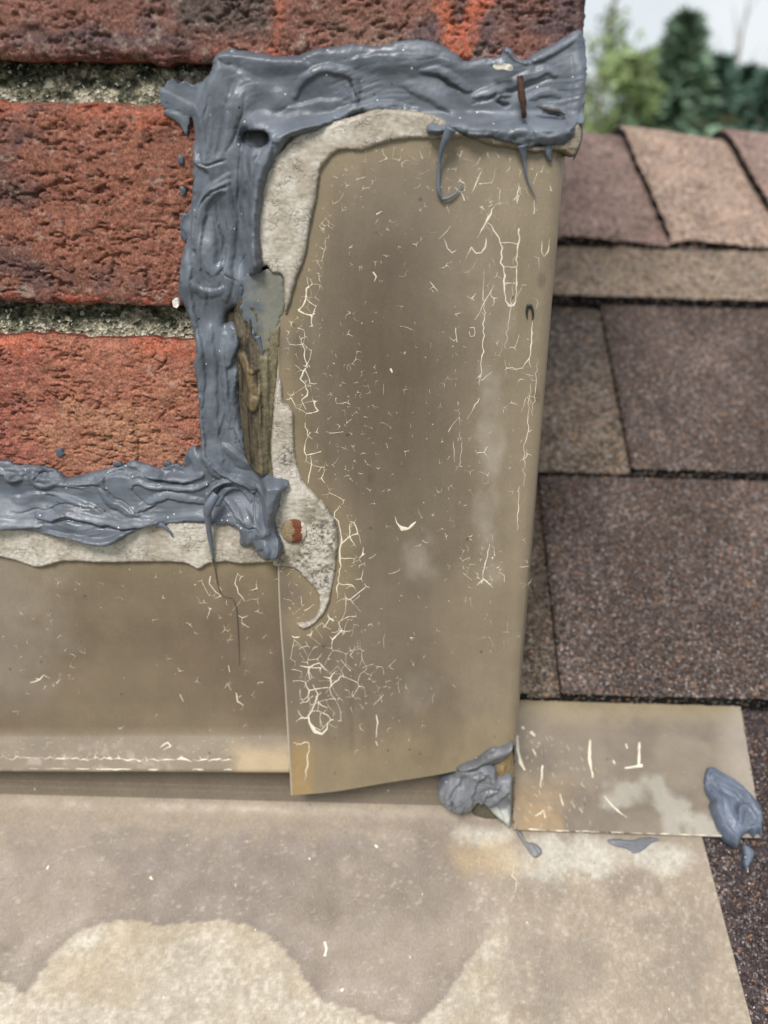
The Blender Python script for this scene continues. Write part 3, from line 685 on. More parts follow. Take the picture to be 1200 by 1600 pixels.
def apron_paint(P):
    px, py = to_px(P); U = P[..., 0]; V = P@EV; sh = U.shape
    n1 = fbm(U/30, V/22, 4, 620); n2 = fbm(U/6, V/9, 4, 621); n3 = fbm(U/1.3, V/1.9, 4, 622, .7)
    c = mixc(np.broadcast_to(S(144, 130, 113, KA), sh+(3,)), S(128, 115, 101, KA), ss(-.1, .4, n1))
    c = mixc(c, S(166, 150, 124, KA), ss(1335, 1270, py+40*n2)*.7*ss(760, 560, px+40*n2)*(.7+.6*n3)); c = mixc(c, S(122, 110, 92, KA), ss(1.1, .3, np.hypot((px-560)/240, (py-1400)/60)+.5*n2)*.4)
    sdn = sdf_pts(U, V, _stain)+1.0*n2
    pale = mixc(np.broadcast_to(S(172, 160, 138, KA), sh+(3,)), S(196, 188, 168, KA), ss(-.1, .5, n3+.3*n2)); pale = mixc(pale, S(166, 146, 112, KA), ss(0, .5, n1)*.5)
    pale = mixc(pale, S(132, 120, 106, KA), ss(.1, .5, -n3)*.35)
    wd = lerp(.5, 9.0, ss(735, 800, px)); sdn = sdn+1.3*fbm(U/2.6, V/2.6, 4, 623, .65); c = mixc(c, pale, ss(wd, -wd, sdn)*.9); c = mixc(c, S(118, 106, 90, KA), np.exp(-((sdn-1.2)/1.1)**2)*.35*ss(760, 700, px))
    # paler dusty zone on the right, and chalky white runs below the step flashing
    dz = ss(690, 900, px+70*n1+40*n2)*ss(1290, 1400, py+30*n2)
    c = mixc(c, mixc(np.broadcast_to(S(158, 143, 120, KA), sh+(3,)), S(182, 170, 148, KA), ss(-.2, .5, n3)), dz*.6)
    c = mixc(c, S(118, 105, 92, KA), ss(1.05, .4, np.hypot((px-985)/60, (py-1375)/36)+.5*n2)*.6)
    c = mixc(c, S(128, 116, 101, KA), ss(1.1, .3, np.hypot((px-870)/95, (py-1530)/90)+.5*n2)*.5)
    c = mixc(c, S(128, 116, 101, KA), ss(1.1, .3, np.hypot((px-1060)/70, (py-1500)/110)+.5*n2)*.45)
    ch = ss(1.15, .45, np.hypot((px-900)/130, (py-1340)/38)+.55*n2)+ss(1.1, .4, np.hypot((px-1040)/55, (py-1345)/32)+.4*n2)+ss(1.1, .4, np.hypot((px-755)/50, (py-1308)/24)+.5*n2)
    c = mixc(c, S(198, 193, 176, KA), np.clip(ch, 0, 1)*(.62+.5*n3))
    c = mixc(c, S(186, 160, 116, KA), ss(1.2, .4, np.hypot((px-760)/75, (py-1340)/36)+.6*n2)*.45)
    c = mixc(c, P_DUST, ss(.34, .6, n3+.2*n2)*.4*ss(1240, 1330, py))
    return c*(1+.06*n2)[..., None]
us = np.linspace(0, 1, 420)**.62; vs_ = np.concatenate([np.linspace(-420, -100, 14), np.linspace(-98, -9, 203)])
rows = []
for v in vs_:
    ur = apron_ur(v) if v > -150 else apron_ur(-150); ul = -600.0
    u = lerp(ul, ur, us); n = .6+.35*fbm(u/45, np.full(u.shape, v/45), 2, 630)+.12*fbm(u/10, np.full(u.shape, v/14), 2, 631)
    n = n+.8*np.exp(-(ur-u)/2.2)*0
    n = lerp(n, .55, float(ss(-14, -9, v)))
    rows.append(u[:, None]*EU+v*EV+n[:, None]*EN)
for q in np.linspace(0, 1, 16)[1:]:       # cove where the sheet turns up the wall
    A = np.array([0, -9*math.cos(ALPHA), -9*math.sin(ALPHA)])+EN*.55; B = np.array([0, -1.9, -.6]); D = np.array([0, -1.9, 6.5])
    pt = (1-q)**2*A+2*q*(1-q)*B+q*q*D; ur = apron_ur(0); u = lerp(-600.0, ur, us); fl_ = EV*(-9+12*q)+EN*.55
    cv = np.where((u < 50)[:, None], pt, lerp(pt, fl_, ss(50, 54, u)[:, None])); cv[:, 0] = u; rows.append(cv)
P = np.array(rows)
apron = sheet('apron_flashing', P, apron_paint(P), M_APRON, None, back=-EN*.9, label='wide dusty brown apron flashing lying on the roof in front of the chimney', category='flashing')
pz = np.linspace(-1, 40, 12); pu = np.linspace(-600, 52, 60); X_, Z_ = np.meshgrid(pu, pz)
P = np.stack([X_, -1.8+0*X_-np.clip(1.5-Z_*.4, 0, 2), Z_+.8], -1)
sheet('upstand', P, np.broadcast_to(S(120, 108, 92, KA), X_.shape+(3,)), M_APRON, apron, back=np.array([0, .6, 0]))

# --- step flashing on the right
SF = RU([(801, 1297), (1192, 1309), (1157, 1100), (1150, 1060), (806, 1060)], 2.2)
def sf_h(U, V, sd): return 2.0+.35*fbm(U/35, V/35, 2, 640)+.8*ss(70, 57, U)
def sf_c(U, V, sd, H):
    P = U[..., None]*EU+V[..., None]*EV+H[..., None]*EN; px, py = to_px(P); n1 = fbm(U/22, V/16, 4, 641); n2 = fbm(U/5, V/5, 4, 642)
    c = mixc(np.broadcast_to(S(136, 123, 105, KA), U.shape+(3,)), S(122, 110, 95, KA), ss(-.1, .5, n1))
    c = mixc(c, S(156, 142, 112, KA), ss(1145, 1105, py+14*n2)*.7)
    d, f = line_dist(px, py, [(960, 1238), (1020, 1232), (1056, 1262), (1058, 1300)]); c = mixc(c, S(182, 176, 160, KA), ss(30, 4, d+22*n2)*.6)
    d2 = np.hypot((px-1105)/46, (py-1290)/30); c = mixc(c, S(190, 184, 168, KA), ss(1.2, .3, d2+.6*n2)*.6)
    c = mixc(c, S(184, 152, 104, KA), ss(75, 0, np.abs(px-835)+40*n2)*ss(1190, 1270, py)*.5)
    c = mixc(c, P_DUST, ss(1110, 1160, px+20*n1)*.35)
    return c*(1+.05*n2)[..., None]
stepf = relief('step_flashing', [SF], .8, sf_h, sf_c, M_PAINT, ROOF, .9, None, sm=1, label='small brown step flashing lying flat right of the chimney under the shingles', category='flashing')
P = np.array([[[56.6+0*z, y, y*math.tan(ALPHA)+z+2] for y in (12, 25, 45, 80)] for z in np.linspace(0, 46, 5)])
sheet('upstand', P, np.broadcast_to(S(136, 123, 105, KA), P.shape), M_PAINT, stepf, back=np.array([-.7, 0, 0]))

# --- paint cracks: cream primer showing as fine raised lips
class Ribbon:
    def __init__(s): s.V = []; s.Q = []; s.n = 0
    def add(s, pts, wid, surf, jit=.0, lift=.10):
        pts = np.asarray(pts, float)
        if jit:
            p = [pts[0]]
            for a, b in zip(pts[:-1], pts[1:]):
                L = np.hypot(*(b-a)); k = max(1, int(L/6)); nrm = np.array([-(b-a)[1], (b-a)[0]])/max(L, 1e-6)
                for j in range(1, k+1): p.append(a+(b-a)*j/k+nrm*RNG.normal(0, jit)*(j < k))
            pts = np.array(p)
        n = len(pts)
        if n < 2: return
        wv_ = np.interp(np.linspace(0, 1, n), np.linspace(0, 1, len(wid)), wid)
        T = np.gradient(pts, axis=0); T /= np.maximum(np.hypot(T[:, 0], T[:, 1]), 1e-6)[:, None]; Nn = np.stack([-T[:, 1], T[:, 0]], 1)
        wv_ = wv_*.82*(1+.35*RNG.normal(0, 1, n).clip(-1, 1))
        L = pts+Nn*wv_[:, None]*.5; R = pts-Nn*wv_[:, None]*.5
        a = surf(L[:, 0], L[:, 1], .02); c = surf(pts[:, 0], pts[:, 1], lift); b = surf(R[:, 0], R[:, 1], .02)
        V = np.stack([a, c, b], 1).reshape(-1, 3)
        i = np.arange(n-1)*3+s.n
        s.Q += [np.stack([i, i+1, i+4, i+3], 1), np.stack([i+1, i+2, i+5, i+4], 1)]; s.V.append(V); s.n += len(V)
    def build(s, parent, col=S(232, 222, 200, .95), name='paint_crack'):
        V = np.concatenate(s.V); Q = np.concatenate(s.Q)
        return link(name, mesh_np(name, V, Q, col=np.broadcast_to(col, (len(V), 3))), M_CRACK, parent, kind='stuff')
def voronoi(poly, cell, seed, aniso=1.0):
    r = np.random.default_rng(seed); P = np.asarray(poly, float); lo = P.min(0)-cell*2; hi = P.max(0)+cell*2
    gx, gy = np.meshgrid(np.arange(lo[0], hi[0], cell), np.arange(lo[1], hi[1], cell*aniso))
    pts = np.stack([gx.ravel(), gy.ravel()], 1); pts = pts+(r.random(pts.shape)-.5)*np.array([cell, cell*aniso])*.95
    vs2, ed, fc, *_ = delaunay_2d_cdt([Vector(p) for p in pts], [], [], 0, 1e-6)
    vv = np.array([(v.x, v.y) for v in vs2]); cc = []; em = {}
    for i, f in enumerate(fc):
        a, b, c = vv[f[0]], vv[f[1]], vv[f[2]]; d = 2*(a[0]*(b[1]-c[1])+b[0]*(c[1]-a[1])+c[0]*(a[1]-b[1]))
        if abs(d) < 1e-6: cc.append((a+b+c)/3)
        else:
            q = [(p@p) for p in (a, b, c)]
            cc.append(np.array([(q[0]*(b[1]-c[1])+q[1]*(c[1]-a[1])+q[2]*(a[1]-b[1]))/d, (q[0]*(c[0]-b[0])+q[1]*(a[0]-c[0])+q[2]*(b[0]-a[0]))/d]))
        for k in range(3): em.setdefault(tuple(sorted((f[k], f[(k+1) % 3]))), []).append(i)
    return np.array(cc), [e for e in em.values() if len(e) == 2]
def crack_zone(rb, poly, cell, seed, surf, p_full=.5, p_arm=.7, wmax=3.0, aniso=1.0, armf=(.15, .5), dens=None):
    r = np.random.default_rng(seed); cc, ed = voronoi(poly, cell, seed, aniso); P = smooth_poly(poly, 3)
    ins = sdf_pts(cc[:, 0], cc[:, 1], P)
    node = r.random(len(cc)); thick = r.random(len(cc))**2.2
    for a, b in ed:
        L = np.hypot(*(cc[a]-cc[b]))
        if L < 2 or L > cell*2.6: continue
        for (i, j) in ((a, b), (b, a)):
            if ins[i] > 0: continue
            dn = 1.0 if dens is None else dens(*cc[i])
            if i == a and ins[j] < 0 and r.random() < p_full*dn:
                w = .5+wmax*(thick[i]+thick[j])*.5; md = (cc[a]+cc[b])/2+r.normal(0, .06*L, 2)
                rb.add(smooth_poly([cc[a], md, cc[b]], 4, False), [w*(.6+.6*thick[i]), w*.75, w*(.6+.6*thick[j])], surf, lift=.06+.05*w); break
            if node[i] < p_arm*dn:
                f = r.uniform(*armf); w = .4+wmax*.8*thick[i]; e = cc[i]+(cc[j]-cc[i])*f+r.normal(0, .05*L, 2)
                rb.add(smooth_poly([cc[i], (cc[i]+e)/2+r.normal(0, .05*L, 2), e], 3, False), [w, w*.7, .15], surf, lift=.05+.05*w)
rb = Ribbon(); SF_ = on_flash
ZA = [(512, 300), (530, 330), (512, 400), (505, 450), (492, 520), (498, 590), (500, 660), (512, 750), (555, 800), (575, 900), (560, 990), (575, 1040), (560, 1080), (515, 1150), (478, 1160), (458, 1080), (452, 990), (500, 975), (535, 925), (540, 850), (530, 800), (490, 755), (470, 700), (466, 650), (450, 610), (444, 560), (452, 500), (470, 450), (488, 400), (500, 340)]
crack_zone(rb, ZA, 26, 1, SF_, .66, .75, 2.9)
crack_zone(rb, ZA, 16, 2, SF_, .18, .3, 1.1)
crack_zone(rb, [(530, 245), (600, 232), (690, 226), (720, 250), (690, 300), (600, 290), (560, 330), (520, 320), (515, 280)], 15, 3, SF_, .2, .4, 1.4)
crack_zone(rb, [(690, 235), (870, 240), (862, 300), (780, 330), (700, 300)], 17, 4, SF_, .18, .4, 1.7, 1.5)
crack_zone(rb, [(690, 300), (862, 300), (850, 420), (830, 700), (800, 740), (760, 700), (745, 500), (690, 420)], 22, 5, SF_, .04, .3, 1.5, 2.6)
crack_zone(rb, [(500, 300), (690, 310), (740, 520), (735, 900), (700, 1120), (520, 1180), (560, 1000), (560, 800), (490, 640), (500, 420)], 26, 6, SF_, .01, .2, .9, 1.2, (.1, .35))
crack_zone(rb, [(500, 640), (520, 560), (600, 560), (610, 700), (560, 760), (510, 740)], 16, 7, SF_, .06, .4, .8)
crack_zone(rb, [(545, 1020), (620, 1020), (620, 1100), (560, 1110)], 15, 8, SF_, .12, .35, .9)
crack_zone(rb, [(700, 560), (840, 500), (838, 700), (815, 1000), (730, 1000), (735, 800), (690, 640)], 22, 9, SF_, .02, .26, 1.2, 1.8, (.1, .5))
crack_zone(rb, [(715, 860), (775, 850), (778, 915), (740, 925), (715, 900)], 15, 10, SF_, .2, .6, 1.6)
crack_zone(rb, [(436, 890), (470, 895), (490, 920), (490, 950), (440, 970)], 13, 12, SF_, .1, .35, .9)
HAND = [  # (points, widths) read off the big marks in the paint
 ([(773, 322), (760, 346), (746, 372)], [.6, 4, 2, .5], .5), ([(737, 386), (744, 396), (752, 395), (759, 385), (760, 372)], [1, 3, 2.6, 1], .4),
 ([(694, 373), (699, 388), (706, 395), (713, 391)], [.8, 2, 2, .8], .4), ([(737, 386), (728, 405)], [1.6, .4], .4),
 ([(762, 348), (771, 360), (780, 372), (783, 395), (787, 417), (788, 445), (790, 470)], [1.4, 2.4, 2, 2.6, 2], 1.0),
 ([(811, 357), (811, 378), (808, 400), (807, 430), (806, 470)], [2.6, 2.2, 1.6, 2.4, 1.4], .5), ([(790, 470), (796, 478), (803, 477), (806, 470)], [2, 3.4, 3, 1.6], .2),
 ([(781, 379), (795, 379), (810, 382)], [1.6, 1.4, 1.6], .4), ([(788, 417), (800, 418), (808, 417)], [1, 1.6, 1], .4), ([(789, 444), (807, 442)], [1, 1.4], .3),
 ([(810, 286), (809, 300), (808, 318)], [.6, 2.2, .6], .3), ([(754, 266), (745, 284), (737, 302)], [.6, 2.2, .6], .4), ([(835, 312), (834, 335)], [.7, 1.4], .3),
 ([(847, 376), (846, 393), (850, 401), (856, 394), (859, 374)], [.7, 1.6, 2, 1.4, .7], .2),
 ([(772, 444), (758, 470), (742, 500)], [.5, 1.8, .5], .4), ([(757, 470), (755, 530), (752, 575), (749, 602)], [.6, 1.8, 2.2, .6], .5), ([(756, 423), (755, 470)], [.6, 1.2], .3),
 ([(832, 500), (831, 535), (827, 560), (830, 574)], [.6, 2.4, 2.8, .6], .5), ([(827, 560), (817, 574)], [1.6, .5], .3), ([(818, 575), (800, 574), (788, 578)], [.8, 1.4, .5], .6), ([(803, 435), (790, 545)], [.4, .9, .4], .7),
 ([(712, 512), (714, 535)], [1, 1.4], .2), ([(734, 512), (741, 512), (741, 525), (735, 526), (733, 518)], [1.2, 1.2], .4),
 ([(749, 622), (730, 655)], [1.6, .4], .4), ([(745, 600), (770, 580)], [.5, .9, .4], .4),
 ([(617, 807), (620, 817), (628, 826), (638, 826), (650, 815)], [.8, 4, 7.5, 5, 1], .2),
 ([(829, 600), (824, 660), (818, 760)], [.6, 1.3, .5], 1.0), ([(840, 560), (832, 650)], [.4, 1.2, .4], .8), ([(812, 760), (808, 830)], [.5, 1.4, .5], .8),
 ([(722, 690), (719, 725)], [.7, 1.2, .5], .4), ([(709, 690), (710, 722)], [.5, 1, .4], .4), ([(765, 850), (758, 880), (752, 912)], [.8, 2, 1], .8), ([(745, 915), (756, 905), (770, 918)], [.8, 2.2, .7], .4),
 ([(489, 1070), (497, 1085), (492, 1100), (482, 1118), (484, 1130), (492, 1143), (503, 1147), (511, 1139), (512, 1129)], [1, 2.6, 2.2, 2.8, 2, 4.6, 6, 3, 1], .7), ([(484, 1122), (470, 1122), (462, 1128)], [2.2, 1.6, .5], .5),
 ([(458, 1160), (470, 1163), (482, 1160), (480, 1185), (477, 1225)], [.6, 1.6, 2, 1.8, .7], .8), ([(497, 1098), (512, 1106)], [2, .5], .4),
 ([(468, 1040), (483, 1043), (499, 1036), (512, 1049)], [.8, 2.6, 3, .6], .6), ([(483, 1043), (484, 1062)], [3, .6], .4), ([(505, 1057), (516, 1060), (517, 1074)], [.8, 3, 1], .5), ([(516, 1060), (526, 1048)], [2.6, .5], .4),
 ([(472, 527), (476, 560), (480, 575)], [1, 2, 1.4], .7), ([(478, 575), (469, 592), (477, 600), (480, 618), (471, 625), (478, 640)], [2, 3.4, 2, 3, 2, 1], .7), ([(477, 660), (480, 680), (488, 686)], [1, 2.8, .6], .6), ([(485, 712), (487, 725), (481, 755)], [1, 2.2, 1.2], .6),
 ([(531, 790), (523, 800), (530, 822), (533, 850), (531, 868), (533, 885), (528, 905), (527, 935)], [.8, 1.6, 2.4, 2, 2.6, 2, 2.4, .6], .8), ([(533, 850), (546, 838), (549, 815)], [2, 2.6, .6], .5), ([(546, 838), (556, 855)], [2, .5], .4), ([(532, 872), (553, 873)], [2, .6], .5), ([(530, 912), (550, 914), (557, 925)], [1.6, 1.4, .5], .6),
 ([(588, 1117), (589, 1135), (588, 1152)], [1.4, 2.2, 1], 1.0), ([(587, 1158), (590, 1165)], [1.4, 1.2], .4), ([(600, 1085), (586, 1100)], [.6, 1, .4], .4),
 ([(610, 576), (613, 582)], [3, 3], .2), ([(583, 425), (588, 432), (585, 440)], [2.4, 3, .6], .4), ([(672, 440), (678, 448), (684, 455)], [.6, 1.8, .5], .4), ([(678, 448), (670, 452)], [1.6, .4], .4), ([(588, 335), (597, 330)], [1.8, .6], .4), ([(591, 342), (586, 350)], [1.4, .4], .3)]
for pts, wd, j in HAND: rb.add(pts, wd, SF_, j*1.3+.25, .12)
# scattered flecks
for _ in range(200):
    x = RNG.uniform(480, 845); y = RNG.uniform(250, 1170)
    if x > 855-.083*(y-240) or old_sd_px(np.array([x]), np.array([y]))[0] < 12: continue
    L = RNG.uniform(1.5, 7); a = RNG.normal(1.57, .7); rb.add([(x, y), (x+L*math.cos(a), y+L*math.sin(a))], [.6, RNG.uniform(.7, 1.6), .3], SF_, .3)
rb.build(corner)
rb = Ribbon()
crack_zone(rb, [(310, 890), (400, 890), (405, 980), (330, 985)], 20, 21, on_left, .10, .4, 1.4)
crack_zone(rb, [(20, 900), (430, 900), (430, 1125), (20, 1125)], 27, 22, on_left, .004, .13, .9, 1.0, (.1, .4))
crack_zone(rb, [(30, 940), (110, 940), (110, 1090), (40, 1090)], 16, 23, on_left, .02, .2, .8)
for pts, wd, j in [([(329, 900), (327, 912), (337, 925), (346, 931)], [1.4, 2, 1.6, .8], .4), ([(372, 895), (367, 912), (372, 926), (383, 940)], [.7, 2.2, 1.6, .5], .6), ([(346, 931), (335, 936)], [1.4, .5], .4),
                   ([(369, 1082), (371, 1096), (381, 1102)], [1, 4, .8], .3), ([(350, 1076), (356, 1069), (361, 1078)], [.7, 2, .7], .3), ([(47, 1067), (62, 1062), (68, 1055), (78, 1060)], [.8, 3, 2, .5], .8), ([(88, 1068), (95, 1060)], [2.2, .6], .3), ([(62, 1062), (55, 1060)], [2, .6], .3), ([(281, 1085), (287, 1097)], [1.8, .6], .3), ([(357, 1040), (359, 1050)], [2, 1.4], .4)]:
    rb.add(pts, wd, on_left, j)
x = -60.0
while x < 352:
    L = RNG.uniform(8, 26); y = 1184+.012*x; rb.add([(x, y+RNG.normal(0, 1.3)), (x+L*.35, y+RNG.normal(0, 2)), (x+L*.7, y+RNG.normal(0, 2)), (x+L, y+RNG.normal(0, 1.3))], [.5, RNG.uniform(1, 4.4), RNG.uniform(1, 3.4), .5], on_left, .9)
    if RNG.random() < .6: rb.add([(x+L*.6, y), (x+L*.6+RNG.normal(0, 3), y-RNG.uniform(3, 9))], [2, .4], on_left, .5)
    x += L*RNG.uniform(.8, 1.1)
for x0, x1 in ((45, 60), (70, 108), (118, 140), (150, 205), (232, 248), (300, 318), (350, 362)): rb.add([(x0, 1200.5+.007*x0), (x1, 1200.5+.007*x1)], [1, 2.6, 1], on_left, .5)
for _ in range(150):
    x = RNG.uniform(-60, 400); y = RNG.uniform(1152, 1182); L = RNG.uniform(2, 6); a = RNG.uniform(0, 3.1); rb.add([(x, y), (x+L*math.cos(a), y+.6*L*math.sin(a))], [.5, RNG.uniform(.8, 2), .4], on_left, .4)
rb.add([(250, 1168), (262, 1160), (267, 1166), (255, 1172)], [1, 3.5, 3, .8], on_left, .5)
rb.build(front)
def on_step(px, py, lift=0.0):
    px = np.asarray(px, float); q = RU(np.stack([px, np.asarray(py, float)], 1), 2.15+lift); return q[:, :1]*EU+q[:, 1:]*EV+(2.15+lift+.8*ss(70, 57, q[:, 0]))[:, None]*EN
rb = Ribbon()
for pts, wd, j in [([(808, 1150), (809, 1175), (813, 1192), (820, 1204)], [2.5, 5, 6, 2], .8), ([(922, 1155), (921, 1185), (926, 1215)], [2, 5, 2], .4), ([(943, 1243), (960, 1262), (980, 1278)], [1, 3, 1], .4), ([(999, 1160), (998, 1195)], [3, 4], .3), ([(976, 1200), (1004, 1196)], [4, 5], .3),
                   ([(978, 1162), (980, 1170)], [2, 3], .2), ([(848, 1196), (845, 1230)], [3, 2], .8), ([(875, 1240), (880, 1260)], [1, 3, 1], .3), ([(893, 1252), (898, 1262)], [1, 4, 1], .3), ([(958, 1188), (961, 1194)], [3, 3], .2), ([(907, 1224), (913, 1230)], [1, 3, 1], .3), ([(905, 1262), (910, 1270)], [1, 4, 1], .3), ([(836, 1275), (850, 1266), (852, 1278)], [1.5, 3, 2], .4), ([(829, 1143), (836, 1150)], [4, 6, 3], .3), ([(815, 1136), (819, 1139)], [4, 4], .2), ([(832, 1170), (838, 1182)], [1, 3.5, 1], .3)]:
    rb.add(pts, wd, on_step, j, .2)
for _ in range(90):
    x = RNG.normal(860, 40); y = RNG.uniform(1140, 1290)
    if x < 806: continue
    L = RNG.uniform(2, 9); a = RNG.normal(1.3, .5); rb.add([(x, y), (x+L*math.cos(a), y+L*math.sin(a))], [.6, RNG.uniform(1, 2.6), .5], on_step, .4, .12)
for _ in range(40):
    x = RNG.uniform(810, 1140); rb.add([(x, 1295.5+(x-800)*.031), (x+RNG.uniform(4, 16), 1296+(x-800)*.031)], [1, 2.2, .8], on_step, .4)
rb.build(stepf)
def on_apron(px, py, lift=0.0):
    q = RU(np.stack([np.asarray(px, float), np.asarray(py, float)], 1), .75+lift); n = .62+.35*fbm(q[:, 0]/45, q[:, 1]/45, 2, 630)+.12*fbm(q[:, 0]/10, q[:, 1]/14, 2, 631)
    return q[:, :1]*EU+q[:, 1:]*EV+(n+lift)[:, None]*EN
rb = Ribbon()
for pts, wd, j in [([(507, 1471), (510, 1482), (507, 1494)], [3, 6, 4], .3), ([(533, 1545), (536, 1548)], [5, 5], .2), ([(73, 1358), (76, 1352)], [4, 3], .2), ([(234, 1370), (238, 1374)], [5, 4], .2), ([(483, 1340), (484, 1343)], [3, 3], .1), ([(586, 1320), (590, 1324)], [4, 5], .1), ([(803, 1350), (800, 1368), (808, 1376), (803, 1395)], [.6, 1.4, 1.2, .4], .8)]:
    rb.add(pts, wd, on_apron, j, .15)
for _ in range(420):
    x = RNG.uniform(-40, 1080); y = RNG.uniform(1262, 1600) if RNG.random() < .6 else RNG.normal(1370, 40)
    if y < 1258 or y > 1599: continue
    L = RNG.uniform(1.5, 8)*(1+.6*(RNG.random() < .1)); a = RNG.normal(1.5, .35); L *= .6; rb.add([(x, y), (x+L*math.cos(a), y+L*math.sin(a))], [.4, RNG.uniform(.6, 1.7), .3], on_apron, .3)
rb.build(apron, name='paint_fleck')

# ================================================================== OLD SEALANT
def wall_base(U, V):
    """face of what the sealant sits on: brick at the left and top, the flashings elsewhere"""
    P = np.stack([U, np.full(U.shape, -5.0), V], -1); px, py = to_px(P)
    fl = flash_off(U, V); fl = np.where(px < 434, np.minimum(fl, LP_off(py)), fl)
    ontop = ss(205, 240, py)*ss(330, 440, px)+ss(800, 850, py); ontop = np.clip(ontop, 0, 1)
    return lerp(.2, fl, ontop)
def old_h(U, V, sd):
    e = -sd; prof = 1.5*np.sqrt(np.clip(1-(1-np.clip(e/1.3, 0, 1))**2, 0, 1))
    f1, f2, _ = worley((U+.8*fbm(U/2, V/2, 2, 701))/2.6, (V+.8*fbm(U/2, V/2, 2, 702))/1.7, 703)
    crk = ss(.14, .0, f2-f1)*ss(-.1, .25, fbm(U/9, V/9, 3, 704))
    return prof*(1+.35*fbm(U/10, V/10, 3, 705))+.20*fbm(U/2.2, V/2.2, 4, 706)+.22*np.abs(fbm(U/2.6+.8*fbm(U/4, V/4, 2, 708), V/1.0, 3, 707))*np.clip(e, 0, 1)-.16*crk*np.clip(e, 0, 1)-.1
def old_c(dirty):
    def cf(U, V, sd, H):
        n1 = fbm(U/8, V/8, 4, 710); n2 = fbm(U/1.4, V/1.4, 5, 711, .75)
        P = np.stack([U, np.full(U.shape, -7.0), V], -1); px, py = to_px(P)
        c = mixc(np.broadcast_to(S(200, 192, 180, .96), U.shape+(3,)), S(176, 165, 150, .95), ss(-.2, .5, n1))
        if dirty:
            dz = ss(1.15, .35, np.hypot((px-500)/48, (py-850)/110)+.4*n1)+ss(1.1, .5, np.hypot((px-430)/70, (py-868)/20)+.3*n1)*.8+ss(1.1, .4, np.hypot((px-448)/18, (py-712)/26)+.3*n1)
            c = mixc(c, S(84, 76, 64, .9), np.clip(dz, 0, 1)*ss(-.15, .3, n2+.3*n1)*.85)
            c = mixc(c, S(150, 138, 120, .9), ss(20, -40, px)*.3)
        else:
            c = mixc(c, S(112, 104, 92, .9), ss(3.4, .3, -sd+1.3*n1)*np.where(U > -34, 1.0, .5)*ss(-.3, .3, n2+.2)*.55*ss(250, 300, py)+0*px)
            c = mixc(c, S(120, 108, 90, .9), ss(730, 760, px)*.75)
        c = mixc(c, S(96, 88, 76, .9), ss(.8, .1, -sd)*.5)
        return c*(1+.07*n2)[..., None]
    return cf
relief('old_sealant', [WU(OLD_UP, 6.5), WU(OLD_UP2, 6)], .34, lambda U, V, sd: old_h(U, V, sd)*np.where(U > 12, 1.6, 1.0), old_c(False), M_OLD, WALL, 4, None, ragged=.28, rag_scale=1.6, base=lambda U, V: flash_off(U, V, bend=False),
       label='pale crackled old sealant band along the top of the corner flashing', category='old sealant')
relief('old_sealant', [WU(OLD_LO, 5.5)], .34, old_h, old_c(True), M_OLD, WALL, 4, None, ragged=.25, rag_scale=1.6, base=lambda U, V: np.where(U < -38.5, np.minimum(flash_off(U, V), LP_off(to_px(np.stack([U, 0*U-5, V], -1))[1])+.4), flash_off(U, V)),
       label='dirty pale old sealant strip above the low front flashing, hooking beside the nail', category='old sealant')
# brown painted, fibrous old caulk in the gap beside the fresh bead
OLDC = [(335, 470), (400, 470), (424, 505), (441, 500), (442, 540), (438, 588), (432, 640), (427, 700), (432, 745), (400, 735), (370, 700), (355, 600), (335, 520)]
_rg = [(WU([(378, 556), (392, 580), (401, 606), (396, 628)]), 2.2, 2.2), (WU([(388, 640), (388, 720)]), 1.6, .8), (WU([(402, 620), (406, 735)]), 1.8, 1.2), (WU([(416, 560), (414, 730)]), 1.6, 1.2), (WU([(370, 500), (385, 540), (398, 570)]), 2.0, .8), (WU([(360, 500), (372, 520)]), 2, .8)]
def olc_h(U, V, sd):
    h = 1.2+.5*fbm(U/1.1, V/14, 3, 720)+.5*fbm(U/.6+1.2*fbm(U/6, V/12, 2, 722), V/9, 2, 721)+.25*fbm(U/1.5, V/1.5, 3, 723)
    for P, r, a in _rg:
        d, _ = line_dist(U, V, P); h = h+a*np.sqrt(np.clip(1-(d/r)**2, 0, 1))
    return h*np.clip(-sd/1.2, .15, 1)
def olc_c(U, V, sd, H):
    n = fbm(U/.8, V/10, 3, 724); n1 = fbm(U/6, V/6, 3, 725)
    c = mixc(np.broadcast_to(S(90, 80, 64, .9), U.shape+(3,)), S(52, 46, 36, .9), ss(-.2, .4, n)); c = mixc(c, S(136, 116, 84, .9), ss(2.4, 3.6, H)*.7)
    c = mixc(c, S(116, 106, 84, .9), ss(.1, .5, n1)*.3); c = mixc(c, S(150, 140, 112, .9), ss(-42.5, -38, U)*.5)
    return c
relief('painted_caulk', [WU(OLDC, 4)], .3, olc_h, olc_c, M_LUMP, WALL, 3, None, ragged=.3, base=lambda U, V: lerp(-1.5, flash_off(U, V)-.8, ss(-52, -42, U)),
       label='brown painted fibrous old caulk in the narrow gap beside the fresh grey bead', category='old caulk')

